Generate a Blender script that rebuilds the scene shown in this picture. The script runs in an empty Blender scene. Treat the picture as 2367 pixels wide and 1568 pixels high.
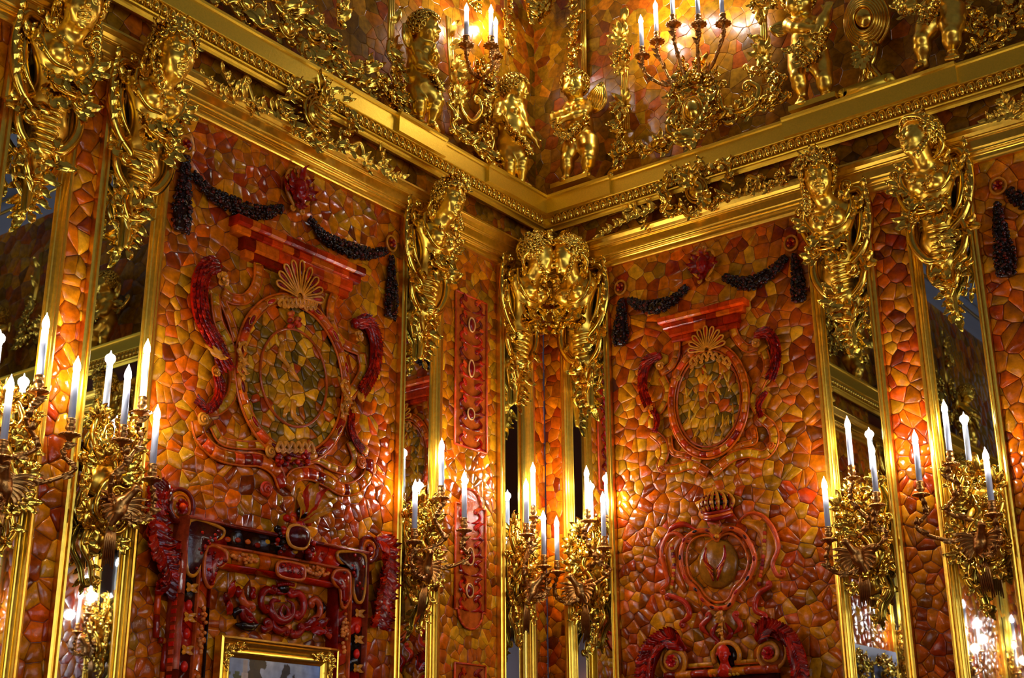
import bpy, math, random
import numpy as np
from mathutils import Matrix
random.seed(11); RNG = np.random.RandomState(5)
PI = math.pi
S = bpy.context.scene
COL = S.collection
# ------------------------------------------------------------------ camera
IW, IH = 2367.0, 1568.0
FPX = 3080.7
CAM = np.array([-5.676, -4.0967, 1.6])
_y, _p, _r = [math.radians(a) for a in (37.236, 19.388, -0.3765)]
CF = np.array([math.cos(_p)*math.cos(_y), math.cos(_p)*math.sin(_y), math.sin(_p)])
_cr = np.array([math.sin(_y), -math.cos(_y), 0.0]); _cu = np.cross(_cr, CF)
CR = _cr*math.cos(_r)+_cu*math.sin(_r); CU = -_cr*math.sin(_r)+_cu*math.cos(_r)
cd = bpy.data.cameras.new('camera'); cam = bpy.data.objects.new('camera', cd); COL.objects.link(cam)
cd.sensor_width = 36.0; cd.lens = FPX/IW*36.0; cd.clip_start = 0.05; cd.clip_end = 100
m = Matrix.Identity(4)
for i in range(3):
    m[i][0], m[i][1], m[i][2], m[i][3] = CR[i], CU[i], -CF[i], CAM[i]
cam.matrix_world = m
S.camera = cam
# ------------------------------------------------------------------ exposure, world
S.view_settings.view_transform = 'Standard'
S.view_settings.look = 'None'
S.view_settings.exposure = 1.1
S.view_settings.gamma = 1.0
S.view_settings.use_curve_mapping = False
w = bpy.data.worlds.new('world'); S.world = w; w.use_nodes = True
w.node_tree.nodes['Background'].inputs[0].default_value = (0.5, 0.6, 0.8, 1)
w.node_tree.nodes['Background'].inputs[1].default_value = 0.3
ROOM_U, ROOM_H = 9.6, 7.3          # both walls run 9.6 m from the corner
UP = -0.13                         # the upper wall stands back this far behind the lower one
def area_light(name, loc, rot, sx, sy, power, col):
    l = bpy.data.lights.new(name, 'AREA'); l.shape = 'RECTANGLE'; l.size = sx; l.size_y = sy
    l.energy = power; l.color = col
    o = bpy.data.objects.new(name, l); COL.objects.link(o); o.location = loc; o.rotation_euler = rot
    return o
# daylight in the three windows of the wall opposite the left-hand wall, and two in the other
WIN_POWER = 18
for k, x in enumerate((-7.6, -5.0, -2.4)):
    area_light('window_daylight', (x, -ROOM_U+0.06, 2.9), (math.radians(90), 0, 0), 1.3, 3.4, WIN_POWER, (0.72, 0.82, 1.0))
BULB_W = 2.6
def point(loc, power, r=0.018, col=(1.0, 0.93, 0.84)):
    l = bpy.data.lights.new('bulb_light', 'POINT'); l.energy = power; l.shadow_soft_size = r; l.color = col
    o = bpy.data.objects.new('bulb_light', l); COL.objects.link(o); o.location = loc
    return o
# ------------------------------------------------------------------ walls and projection
class Wall:
    def __init__(s, M): s.M = np.array(M, float)
    def px(s, x, y, d=0.0):
        r = CF+CR*(x-IW/2)/FPX-CU*(y-IH/2)/FPX
        n = s.M[:, 2]; t = (d-CAM@n)/(r@n)
        return s.M.T@(CAM+t*r)
    def world(s, p): return s.M@np.asarray(p, float)
    def mat(s, o):
        w_ = s.world(o); m = Matrix.Identity(4)
        for i in range(3):
            for j in range(3): m[i][j] = s.M[i][j]
            m[i][3] = w_[i]
        return m
LW = Wall([[1, 0, 0], [0, 0, -1], [0, 1, 0]])      # u = +X, v = +Z, d = -Y
RW = Wall([[0, 0, -1], [-1, 0, 0], [0, 1, 0]])     # u = -Y, v = +Z, d = -X
FW = Wall([[-1, 0, 0], [0, 0, 1], [0, 1, 0]]); FW.off = ROOM_U   # opposite walls, frames without offset
# ------------------------------------------------------------------ object helpers
ORG = {}
def thing(name, label, cat, W, o, group=None):
    e = bpy.data.objects.new(name, None); COL.objects.link(e); e.empty_display_size = 0.1
    e.matrix_world = W.mat(o); ORG[e.name] = (W, np.asarray(o, float))
    e['label'] = label; e['category'] = cat
    if group: e['group'] = group
    return e
def root_of(o):
    while o.parent: o = o.parent
    return o
def mesh_from(name, V, Fc, mat, smooth=True, col=None):
    me = bpy.data.meshes.new(name)
    V = np.asarray(V, float)
    me.from_pydata(V.tolist(), [], Fc)
    if mat: me.materials.append(mat)
    if smooth: me.polygons.foreach_set('use_smooth', [True]*len(me.polygons))
    if col is not None:
        a = me.color_attributes.new('tint', 'FLOAT_COLOR', 'POINT')
        c = np.ones((len(V), 4)); c[:, :3] = col
        a.data.foreach_set('color', c.ravel())
    me.update()
    return me
class MB:
    def __init__(s): s.v = []; s.f = []; s.c = []; s.n = 0
    def add(s, V, Fc, col=None):
        V = np.asarray(V, float); b = s.n
        s.v.append(V); s.f.extend([tuple(i+b for i in q) for q in Fc]); s.n += len(V)
        s.c.append(np.tile(np.array(col if col is not None else (1, 1, 1), float), (len(V), 1)))
        return s
    def arr(s): return np.vstack(s.v)
    def part(s, name, mat, parent, smooth=True, label=None, colored=False):
        if not s.n: return None
        W, o = ORG[root_of(parent).name]
        me = mesh_from(name, s.arr()-o, s.f, mat, smooth, np.vstack(s.c) if colored else None)
        ob = bpy.data.objects.new(name, me); COL.objects.link(ob); ob.parent = parent
        if label: ob['label'] = label
        return ob
    def solo(s, name, mat, W, label=None, cat=None, group=None, kind=None, smooth=True, o=None, colored=False):
        A = s.arr()
        if o is None: o = np.array([(A[:, 0].min()+A[:, 0].max())/2, A[:, 1].min(), A[:, 2].min()])
        me = mesh_from(name, A-o, s.f, mat, smooth, np.vstack(s.c) if colored else None)
        ob = bpy.data.objects.new(name, me); COL.objects.link(ob); ob.matrix_world = W.mat(o)
        ORG[ob.name] = (W, np.asarray(o, float))
        if label: ob['label'] = label
        if cat: ob['category'] = cat
        if group: ob['group'] = group
        if kind: ob['kind'] = kind
        return ob
def dup(root, W, o, label=None, group=None):
    r = root.copy(); COL.objects.link(r); r.matrix_world = W.mat(o); ORG[r.name] = (W, np.asarray(o, float))
    if label: r['label'] = label
    if group: r['group'] = group
    for ch in list(root.children):
        c = ch.copy(); COL.objects.link(c); c.parent = r
        for g in list(ch.children):
            d = g.copy(); COL.objects.link(d); d.parent = c
    return r
# ------------------------------------------------------------------ shapes (coordinates u, v, d)
def box(mb, a, b, col=None):
    x0, y0, z0 = a; x1, y1, z1 = b
    V = [(x0, y0, z0), (x1, y0, z0), (x1, y1, z0), (x0, y1, z0), (x0, y0, z1), (x1, y0, z1), (x1, y1, z1), (x0, y1, z1)]
    return mb.add(V, [(0, 3, 2, 1), (4, 5, 6, 7), (0, 1, 5, 4), (1, 2, 6, 5), (2, 3, 7, 6), (3, 0, 4, 7)], col)
def sph(mb, c, r, n=8, m=6, col=None, R=None):
    r = np.array(r if hasattr(r, '__len__') else (r, r, r), float)
    V = [(0, 0, -1)]
    for i in range(1, m):
        a = -PI/2+PI*i/m
        for j in range(n):
            b = 2*PI*j/n; V.append((math.cos(a)*math.cos(b), math.cos(a)*math.sin(b), math.sin(a)))
    V.append((0, 0, 1)); V = np.array(V)*r
    if R is not None: V = V@np.array(R).T
    Fc = []
    for j in range(n): Fc.append((0, 1+(j+1) % n, 1+j))
    for i in range(m-2):
        for j in range(n):
            a = 1+i*n+j; b = 1+i*n+(j+1) % n; Fc.append((a, b, b+n, a+n))
    t = len(V)-1; k = 1+(m-2)*n
    for j in range(n): Fc.append((k+j, k+(j+1) % n, t))
    return mb.add(V+np.array(c), Fc, col)
def cr(P, n=6, closed=False):
    P = np.asarray(P, float)
    if closed: Q = np.vstack([P[-1], P, P[0], P[1]])
    else: Q = np.vstack([2*P[0]-P[1], P, 2*P[-1]-P[-2]])
    out = []
    for i in range(1, len(Q)-2):
        a, b, c, d = Q[i-1:i+3]
        for k in range(n):
            t = k/n; out.append(.5*((2*b)+(c-a)*t+(2*a-5*b+4*c-d)*t*t+(3*b-a-3*c+d)*t**3))
    if not closed: out.append(Q[-2])
    return np.array(out)
def frames(P, closed=False):
    P = np.asarray(P, float)
    if closed: T = np.roll(P, -1, 0)-np.roll(P, 1, 0)
    else: T = np.gradient(P, axis=0)
    T /= np.maximum(np.linalg.norm(T, axis=1), 1e-9)[:, None]
    up = np.array([0, 0, 1.0]); N = np.cross(up, T); L = np.linalg.norm(N, axis=1)
    out = []; last = np.array([1.0, 0, 0])
    for i in range(len(P)):
        if L[i] > .35: n_ = N[i]/L[i]
        else:
            n_ = last-T[i]*(last@T[i]); n_ /= max(np.linalg.norm(n_), 1e-6)
        if i and n_@last < -0.2 and L[i] <= .5: n_ = -n_
        last = n_; out.append(n_)
    N = np.array(out); B = np.cross(T, N)
    return T, N, B
def tube(mb, P, r, n=8, flat=1.0, flute=0.0, closed=False, col=None, cap=True):
    P = np.asarray(P, float); K = len(P)
    r = np.full(K, r, float) if not hasattr(r, '__len__') else np.interp(np.linspace(0, 1, K), np.linspace(0, 1, len(r)), r)
    T, N, B = frames(P, closed)
    ang = np.arange(n)*2*PI/n
    q = 1-flute*(np.arange(n) % 2)
    V = (P[:, None, :]+(N[:, None, :]*(np.cos(ang)*q)[None, :, None]+B[:, None, :]*(np.sin(ang)*q*flat)[None, :, None])*r[:, None, None]).reshape(-1, 3)
    Fc = []
    for i in range(K-(0 if closed else 1)):
        i2 = (i+1) % K
        for j in range(n):
            j2 = (j+1) % n; Fc.append((i*n+j, i*n+j2, i2*n+j2, i2*n+j))
    if cap and not closed:
        Fc.append(tuple(range(n-1, -1, -1))); Fc.append(tuple((K-1)*n+j for j in range(n)))
    return mb.add(V, Fc, col)
def sweep(mb, P, prof, closed=False, col=None, cap=True):
    """profile of (side, out) pairs carried along a path in the wall plane"""
    P = np.asarray(P, float); T, N, B = frames(P, closed); up = np.array([0, 0, 1.0])
    N = np.cross(up, T); N /= np.maximum(np.linalg.norm(N, axis=1), 1e-9)[:, None]
    n = len(prof); pr = np.array(prof, float); K = len(P)
    V = (P[:, None, :]+N[:, None, :]*pr[None, :, 0, None]+up[None, None, :]*pr[None, :, 1, None]).reshape(-1, 3)
    Fc = []
    for i in range(K-(0 if closed else 1)):
        i2 = (i+1) % K
        for j in range(n-1): Fc.append((i*n+j, i2*n+j, i2*n+j+1, i*n+j+1))
    if cap and not closed:
        Fc.append(tuple(range(n))); Fc.append(tuple((K-1)*n+j for j in range(n-1, -1, -1)))
    return mb.add(V, Fc, col)
def lathe(mb, c, prof, n=12, axis=(0, 1, 0), wav=0.0, nw=6, col=None):
    """profile (radius, height) turned about an axis through c"""
    ax = np.array(axis, float); ax /= np.linalg.norm(ax)
    h = np.array([0, 0, 1.0]) if abs(ax[2]) < .9 else np.array([1.0, 0, 0])
    e1 = np.cross(ax, h); e1 /= np.linalg.norm(e1); e2 = np.cross(ax, e1)
    V = []
    for (r, z) in prof:
        for j in range(n):
            a = 2*PI*j/n; rr = r*(1+wav*math.cos(nw*a))
            V.append(np.array(c)+ax*z+e1*(rr*math.cos(a))+e2*(rr*math.sin(a)))
    Fc = []
    for i in range(len(prof)-1):
        for j in range(n):
            j2 = (j+1) % n; Fc.append((i*n+j, i*n+j2, (i+1)*n+j2, (i+1)*n+j))
    Fc.append(tuple(range(n-1, -1, -1))); Fc.append(tuple((len(prof)-1)*n+j for j in range(n)))
    return mb.add(V, Fc, col)
# ------------------------------------------------------------------ materials
def lin(c): return tuple(((x/255.0)/12.92 if x/255.0 <= .04045 else ((x/255.0+.055)/1.055)**2.4) for x in c)
def new_mat(name):
    m = bpy.data.materials.new(name); m.use_nodes = True
    nt = m.node_tree; b = nt.nodes['Principled BSDF']
    return m, nt, b
def noise(nt, scale, detail=3, rough=.55, coord='Object'):
    tc = nt.nodes.new('ShaderNodeTexCoord'); n = nt.nodes.new('ShaderNodeTexNoise')
    n.inputs['Scale'].default_value = scale; n.inputs['Detail'].default_value = detail; n.inputs['Roughness'].default_value = rough
    nt.links.new(tc.outputs[coord], n.inputs['Vector']); return n
def bump(nt, b, src, strength, dist=.01):
    bp = nt.nodes.new('ShaderNodeBump'); bp.inputs['Strength'].default_value = strength; bp.inputs['Distance'].default_value = dist
    nt.links.new(src, bp.inputs['Height']); nt.links.new(bp.outputs[0], b.inputs['Normal']); return bp
def gold(name, base, rough, bumps=.25, scale=60, dirt=.25):
    m, nt, b = new_mat(name)
    n = noise(nt, scale, 4); r = nt.nodes.new('ShaderNodeValToRGB')
    r.color_ramp.elements[0].position = .3; r.color_ramp.elements[1].position = .7
    r.color_ramp.elements[0].color = (*[c*(1-dirt) for c in base], 1); r.color_ramp.elements[1].color = (*base, 1)
    nt.links.new(n.outputs[0], r.inputs[0]); nt.links.new(r.outputs[0], b.inputs['Base Color'])
    b.inputs['Metallic'].default_value = 1.0; b.inputs['Roughness'].default_value = rough
    bump(nt, b, n.outputs[0], bumps, .004)
    return m
GOLD = gold('gilding_burnished', (1.0, .63, .075), .2, .12, 45)
GOLD_SATIN = gold('gilding_satin', (1.0, .62, .07), .3, .08, 50, .2)
GOLD_FLAT = gold('gilding_flat', (.96, .61, .05), .42, .15, 140, .12)
BRONZE = gold('gilt_bronze_dark', (.55, .25, .06), .32, .3, 60, .4)
def amber(name, rough=.07, bumpk=.22, spec=.36):
    m, nt, b = new_mat(name)
    a = nt.nodes.new('ShaderNodeAttribute'); a.attribute_name = 'tint'
    n = noise(nt, 26, 6, .62); n2 = noise(nt, 70, 3, .6)
    mr = nt.nodes.new('ShaderNodeMapRange'); mr.inputs[1].default_value = .3; mr.inputs[2].default_value = .7
    mr.inputs[3].default_value = .5; mr.inputs[4].default_value = 1.3
    nt.links.new(n.outputs[0], mr.inputs[0])
    mul = nt.nodes.new('ShaderNodeVectorMath'); mul.operation = 'SCALE'
    nt.links.new(a.outputs['Color'], mul.inputs[0]); nt.links.new(mr.outputs[0], mul.inputs['Scale'])
    nt.links.new(mul.outputs[0], b.inputs['Base Color'])
    b.inputs['Roughness'].default_value = rough; b.inputs['IOR'].default_value = 1.45
    b.inputs['Specular IOR Level'].default_value = spec
    ad = nt.nodes.new('ShaderNodeMath'); ad.operation = 'MULTIPLY_ADD'; ad.inputs[1].default_value = .25
    nt.links.new(n2.outputs[0], ad.inputs[0]); nt.links.new(n.outputs[0], ad.inputs[2])
    bump(nt, b, ad.outputs[0], bumpk, .01)
    return m
AMBER = amber('polished_amber')
AMBER_FLAT = amber('matt_amber', .22, .12, .3)
def plain(name, rgb, rough=.5, metal=0, spec=.5):
    m, nt, b = new_mat(name); b.inputs['Base Color'].default_value = (*rgb, 1)
    n = noise(nt, 30, 3); r = nt.nodes.new('ShaderNodeMapRange'); r.inputs[3].default_value = rough*.8; r.inputs[4].default_value = rough*1.2
    nt.links.new(n.outputs[0], r.inputs[0]); nt.links.new(r.outputs[0], b.inputs['Roughness'])
    b.inputs['Metallic'].default_value = metal; b.inputs['Specular IOR Level'].default_value = spec
    return m
GROUT = plain('amber_joint_resin', lin((86, 22, 3)), .4)
MIRROR, _nt, _b = new_mat('mirror_glass')
_b.inputs['Base Color'].default_value = (.62, .66, .68, 1); _b.inputs['Metallic'].default_value = 1; _b.inputs['Roughness'].default_value = .015
WAX = plain('candle_sleeve', (.5, .53, .62), .35)
BULB, _nt, _b = new_mat('flame_bulb')
_b.inputs['Base Color'].default_value = (1, 1, 1, 1); _b.inputs['Emission Color'].default_value = (.86, .92, 1.0, 1); _b.inputs['Emission Strength'].default_value = 28
PLASTER = plain('ceiling_plaster', (.2, .22, .27), .7)
# amber palettes (sRGB 0-255)
PAL_ORANGE = [lin(c) for c in [(200, 98, 4), (188, 84, 3), (206, 110, 5), (180, 70, 2), (206, 122, 6), (166, 54, 2), (190, 88, 3), (190, 100, 5), (212, 84, 2), (176, 90, 4), (198, 114, 5), (164, 74, 2)]]
PAL_RED = [lin(c) for c in [(160, 28, 2), (130, 16, 1), (176, 44, 3), (104, 12, 1), (196, 60, 4)]]
PAL_BRICK = [lin(c) for c in [(196, 52, 5), (176, 40, 4), (150, 26, 3), (204, 86, 8), (120, 18, 2), (214, 66, 6)]]
PAL_HONEY = [lin(c) for c in [(212, 142, 14), (200, 128, 10), (216, 150, 20), (192, 116, 8), (204, 134, 14)]]
PAL_OLIVE = [lin(c) for c in [(166, 106, 10), (148, 98, 10), (176, 110, 10), (134, 88, 10), (184, 100, 8), (160, 70, 8), (124, 84, 12), (150, 106, 14), (150, 52, 6), (136, 78, 8)]]
# ================================================================== the room
def slab(name, W, a, b, mat, kind='structure'):
    return box(MB(), a, b).solo(name, mat, W, kind=kind, smooth=False)
slab('wall_left', LW, (-ROOM_U, 0, -.4), (.35, ROOM_H, UP-.012), GROUT)
slab('wall_right', RW, (0.13, 0, -.4), (ROOM_U, ROOM_H, UP-.012), GROUT)
slab('wainscot_left', LW, (-ROOM_U, 0, UP-.012), (0, 4.7, -.004), GROUT)
slab('wainscot_right', RW, (0.004, 0, UP-.012), (ROOM_U, 4.7, -.004), GROUT)
TRIMP = GOLD_FLAT
# floor, ceiling, opposite walls (seen only in the mirrors and the gilding)
WOOD = plain('parquet_wood', lin((120, 70, 36)), .35)
mbf = MB(); box(mbf, (-ROOM_U, -.1, 0), (0, 0, ROOM_U)); mbf.solo('floor', WOOD, LW, kind='structure', smooth=False)
mbf = MB(); box(mbf, (-ROOM_U, ROOM_H, -.4), (.35, ROOM_H+.1, ROOM_U)); mbf.solo('ceiling', PLASTER, LW, kind='structure', smooth=False)
FARW = plain('far_wall_amber', lin((96, 44, 14)), .3)
BW = Wall([[-1, 0, 0], [0, 0, 1], [0, 1, 0]])       # wall opposite the left one: u = -X, v = Z, d = +Y (towards the corner)
SW = Wall([[0, 0, 1], [1, 0, 0], [0, 1, 0]])        # wall opposite the right one: u = +Y, d = +X
def far_slab(name, W, a, b, mat, off):
    a = (a[0], a[1], a[2]-off); b = (b[0], b[1], b[2]-off)
    return box(MB(), a, b).solo(name, mat, W, kind='structure', smooth=False)
far_slab('wall_back', BW, (0, 0, -.3), (ROOM_U, ROOM_H, 0), FARW, ROOM_U)
far_slab('wall_side', SW, (-ROOM_U, 0, -.3), (0, ROOM_H, 0), FARW, ROOM_U)
for W, nm in ((BW, 'back'), (SW, 'side')):
    u0, u1 = (0, ROOM_U) if W is BW else (-ROOM_U, 0)
    mb = MB(); box(mb, (u0, 4.6, -ROOM_U), (u1, 4.85, -ROOM_U+.12)); mb.solo('trim_'+nm, GOLD_FLAT, W, kind='structure', smooth=False)
# window panes on the wall opposite (daylight comes through them)
PANE, _nt, _b = new_mat('window_daylight_glass')
_b.inputs['Base Color'].default_value = (.2, .25, .35, 1); _b.inputs['Emission Color'].default_value = (.6, .74, 1, 1); _b.inputs['Emission Strength'].default_value = 1.6
for k, x in enumerate((-7.6, -5.0, -2.4)):
    mb = MB(); box(mb, (-x-.65, 1.2, -ROOM_U+.005), (-x+.65, 4.55, -ROOM_U+.03)); mb.solo('window_%d' % (k+1), PANE, BW, kind='structure', smooth=False)
    mb = MB()
    for (a, b) in (((-x-.72, 1.1), (-x-.64, 4.65)), ((-x+.64, 1.1), (-x+.72, 4.65)), ((-x-.03, 1.1), (-x+.03, 4.65)), ((-x-.72, 4.5), (-x+.72, 4.62)), ((-x-.7, 2.85), (-x+.7, 2.92))):
        box(mb, (a[0], a[1], -ROOM_U+.03), (b[0], b[1], -ROOM_U+.08))
    mb.solo('trim_%d' % (k+5), plain('window_frame_paint', (.6, .6, .6), .4), BW, kind='structure', smooth=False)
# coved ceiling edge with thin gilt lines, seen in the mirrors
for W, nm, u0, u1 in ((LW, 'left', -ROOM_U, 0), (RW, 'right', 0, ROOM_U)):
    mb = MB(); prof = [(UP, 6.35), (UP+.04, 6.4), (.05, 6.42), (.08, 6.5), (.0, 6.55), (.05, 6.8), (.25, 7.05), (.55, 7.2), (.7, 7.31)]
    pts = [(u0, v, d) for d, v in prof]+[(u1, v, d) for d, v in prof]; n = len(prof)
    mb.add(pts, [(i, n+i, n+i+1, i+1) if W is RW or True else 0 for i in range(n-1)])
    mb.solo('cove_'+nm, PLASTER, W, kind='structure')
    mb = MB()
    for (v, d) in ((6.42, .05), (6.52, .06), (7.2, .55)): tube(mb, [(u0, v, d), (u1, v, d)], .014, 6)
    mb.solo('cove_line_'+nm, GOLD_SATIN, W, kind='structure')
# ------------------------------------------------------------------ amber mosaic
def clip(poly, a, b, c):           # keep a*x+b*y<=c
    out = []; n = len(poly)
    for i in range(n):
        p = poly[i]; q = poly[(i+1) % n]
        dp = a*p[0]+b*p[1]-c; dq = a*q[0]+b*q[1]-c
        if dp <= 0: out.append(p)
        if (dp < 0 < dq) or (dq < 0 < dp):
            t = dp/(dp-dq); out.append((p[0]+(q[0]-p[0])*t, p[1]+(q[1]-p[1])*t))
    return out
def voronoi(u0, u1, v0, v1, cw, ch, jit=.42, rs=None, drop=.12, warp=None):
    rs = rs or RNG
    nx = max(1, int(round((u1-u0)/cw))); ny = max(1, int(round((v1-v0)/ch)))
    cw = (u1-u0)/nx; ch = (v1-v0)/ny; g = {}
    for j in range(-2, ny+2):
        for i in range(-2, nx+2):
            if rs.rand() < drop: continue
            x = (i+.5+(.5 if j % 2 else 0)+rs.uniform(-jit, jit))*cw; y = (j+.5+rs.uniform(-jit, jit))*ch
            if warp: x, y = warp(x, y)
            g[(i, j)] = (u0+x, v0+y)
    out = []
    for (i, j), p in g.items():
        if i < -1 or j < -1 or i > nx or j > ny: continue
        poly = [(u0, v0), (u1, v0), (u1, v1), (u0, v1)]
        nb = []
        for dj in range(-3, 4):
            for di in range(-3, 4):
                q = g.get((i+di, j+dj))
                if q and (di or dj): nb.append(((q[0]-p[0])**2+(q[1]-p[1])**2, q))
        nb.sort(key=lambda t: t[0])
        R2 = 1e9
        for d2, q in nb:
            if d2 > 4*R2: break
            a = q[0]-p[0]; b = q[1]-p[1]; c = (q[0]**2+q[1]**2-p[0]**2-p[1]**2)/2
            poly = clip(poly, a, b, c)
            if len(poly) < 3: break
            R2 = max((x-p[0])**2+(y-p[1])**2 for x, y in poly)
        if len(poly) >= 3: out.append(poly)
    return out
def tidy(poly, eps):
    out = []
    for p in poly:
        if not out or math.hypot(p[0]-out[-1][0], p[1]-out[-1][1]) > eps: out.append(p)
    while len(out) > 3 and math.hypot(out[0][0]-out[-1][0], out[0][1]-out[-1][1]) < eps: out.pop()
    return out
def tile_geo(poly, gap, h, dome, d0, tilt=(0, 0)):
    n = len(poly); cx = sum(p[0] for p in poly)/n; cy = sum(p[1] for p in poly)/n
    R = sum(math.hypot(x-cx, y-cy) for x, y in poly)/n
    def ring(k, z):
        out = []
        for x, y in poly:
            L = math.hypot(x-cx, y-cy)+1e-9; f = max(.15, 1-k/L*1.25)
            X = cx+(x-cx)*f; Y = cy+(y-cy)*f
            out.append((X, Y, d0+z+tilt[0]*(X-cx)+tilt[1]*(Y-cy)))
        return out
    e = min(h*1.0, R*.22)
    V = ring(gap, -.004)+ring(gap, h*.45)+ring(gap+e, h)+[(cx, cy, d0+h+dome)]
    Fc = []
    for r in range(2):
        for i in range(n):
            j = (i+1) % n; Fc.append((r*n+i, r*n+j, (r+1)*n+j, (r+1)*n+i))
    for i in range(n): Fc.append((2*n+i, 2*n+(i+1) % n, 3*n))
    return V, Fc
def mosaic(parent, rect, cw, ch, pal, d0=0.0, gap=.0012, h=.005, dome=.002, n_parts=300, mat=None, weights=None, seed=1, jit=.42, drop=.12, tiltk=.04, shade=None, name='tile', mask=None, warp=None, smooth=True):
    rs = np.random.RandomState(seed); rr = random.Random(seed)
    mat = mat or AMBER
    polys = [tidy(p, .002) for p in voronoi(rect[0], rect[1], rect[2], rect[3], cw, ch, jit, rs, drop, warp)]
    items = []
    for p in polys:
        if len(p) < 3: continue
        n = len(p); A = abs(sum(p[i][0]*p[(i+1) % n][1]-p[(i+1) % n][0]*p[i][1] for i in range(n)))/2
        cx = sum(q[0] for q in p)/n; cy = sum(q[1] for q in p)/n
        if A < cw*ch*.06: continue
        if mask and not mask(cx, cy): continue
        items.append((A, cx, cy, p))
    items.sort(key=lambda t: -t[0])
    rest = MB(); prev = None
    for k, (A, cx, cy, p) in enumerate(items):
        c = np.array(shade(cx, cy, rr, pal) if shade else rr.choice(pal))*rr.choice((.55, .8, .9, 1, 1, 1.1, 1.3))
        V, Fc = tile_geo(p, gap, h*rr.uniform(.7, 1.3), dome*rr.uniform(.3, 1.6), d0, (rr.uniform(-tiltk, tiltk), rr.uniform(-tiltk, tiltk)))
        if k < n_parts: MB().add(V, Fc, c).part(name, mat, parent, smooth, colored=True)
        else: rest.add(V, Fc, c)
    if rest.n:
        o = rest.part(name+'_field', mat, parent, smooth, colored=True); o['kind'] = 'stuff'
def amber_panel(label, W, rect, cw, ch, pal, d0=0.0, **kw):
    t = thing('amber_mosaic', label, 'wall panel', W, ((rect[0]+rect[1])/2, rect[2], d0))
    mb = MB(); box(mb, (rect[0], rect[2], d0-.01), (rect[1], rect[3], d0+.001)); mb.part('backing', GROUT, t, False)
    mosaic(t, rect, cw, ch, pal, d0=d0+.001, **kw)
    return t
def lowf(cx, cy): return math.sin(cx*3.1+1.3*cy)+math.sin(cy*4.3-cx*1.7+1)+.7*math.sin(cx*7.3+cy*2.9)
def sh_orange(cx, cy, rr, pal):
    r = rr.random()+.05*lowf(cx, cy)
    c = rr.choice(PAL_RED) if r < .1 else (rr.choice(PAL_HONEY) if r > .8 else rr.choice(PAL_ORANGE))
    return np.array(c)*.75+.25*np.array(lin((186, 88, 6)))*(1+.15*lowf(cy*1.7, cx))
def sh_olive(cx, cy, rr, pal):
    return np.array(rr.choice(PAL_OLIVE))*.75+np.array(PAL_OLIVE[0])*.25
def sh_warm(cx, cy, rr, pal):
    r = rr.random()
    c = rr.choice(PAL_HONEY) if r < .35 else (rr.choice(PAL_RED) if r < .04+.35 else rr.choice(PAL_ORANGE))
    return np.array(c)*.75+.25*np.array(lin((200, 116, 12)))
V0, VT = 1.75, 4.37                 # lower edge built, underside of the gilded architrave
kwp = dict(h=.006, dome=.0035, tiltk=.05, jit=.5, drop=.15, gap=.001)
flat = dict(h=.0028, dome=.0006, tiltk=.035, jit=.58, drop=.2, gap=.0007)
amber_panel('broad amber mosaic panel with the large oval cartouche on the left-hand wall', LW, (-2.617, -1.20, V0, VT), .045, .05, PAL_ORANGE, shade=sh_orange, seed=3, **dict(h=.003, dome=.0008, tiltk=.05, jit=.6, drop=.22, gap=.0007))
amber_panel('broad amber mosaic panel with the crowned heart shield on the right-hand wall', RW, (.451, 1.616, V0, VT), .05, .053, PAL_ORANGE, shade=sh_orange, seed=4, **dict(h=.0042, dome=.0016, tiltk=.05, jit=.58, drop=.2, gap=.0008))
amber_panel('narrow amber strip between the two leftmost mirror pilasters', LW, (-3.055, -2.94, V0, VT), .052, .062, PAL_ORANGE, shade=sh_orange, seed=5, **kwp)
amber_panel('narrow amber panel with small red framed reliefs left of the corner', LW, (-.892, -.429, V0, VT), .038, .05, PAL_ORANGE, shade=sh_warm, seed=6, **flat)
amber_panel('slim amber strip on the left-hand side of the room corner', LW, (-.128, -.006, V0, VT), .04, .06, PAL_ORANGE, shade=sh_orange, seed=7, **flat)
amber_panel('slim amber strip on the right-hand side of the room corner', RW, (.006, .131, V0, VT), .045, .06, PAL_ORANGE, shade=sh_orange, seed=8, **flat)
amber_panel('narrow amber strip between the two rightmost mirror pilasters', RW, (1.944, 2.113, V0, VT), .055, .05, PAL_ORANGE, shade=sh_orange, seed=9, **kwp)
amber_panel('amber mosaic panel cut off by the right edge of the picture', RW, (2.436, 3.6, V0, VT), .056, .058, PAL_ORANGE, shade=sh_orange, seed=10, **kwp)
amber_panel('amber mosaic panel beyond the leftmost mirror pilaster', LW, (-4.6, -3.375, V0, VT), .08, .08, PAL_ORANGE, shade=sh_orange, seed=12, **kwp)
# friezes and upper walls
amber_panel('dark amber frieze under the cornice of the left-hand wall', LW, (-4.6, 0, 4.52, 4.69), .05, .055, PAL_OLIVE, shade=sh_olive, seed=13, mat=AMBER_FLAT, **flat)
amber_panel('dark amber frieze under the cornice of the right-hand wall', RW, (0, 3.6, 4.52, 4.69), .055, .05, PAL_OLIVE, shade=sh_olive, seed=14, mat=AMBER_FLAT, **flat)
amber_panel('upper olive and honey coloured amber wall above the left-hand cornice', LW, (-4.6, .13, 4.84, 6.4), .062, .078, PAL_OLIVE, d0=UP, shade=sh_olive, seed=15, mat=AMBER_FLAT, h=.002, dome=.0005, tiltk=.01, gap=.0006, smooth=False)
amber_panel('upper olive and honey coloured amber wall above the right-hand cornice', RW, (-.13, 3.6, 4.84, 6.4), .062, .078, PAL_OLIVE, d0=UP, shade=sh_olive, seed=16, mat=AMBER_FLAT, h=.002, dome=.0005, tiltk=.01, gap=.0006, smooth=False)
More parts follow.
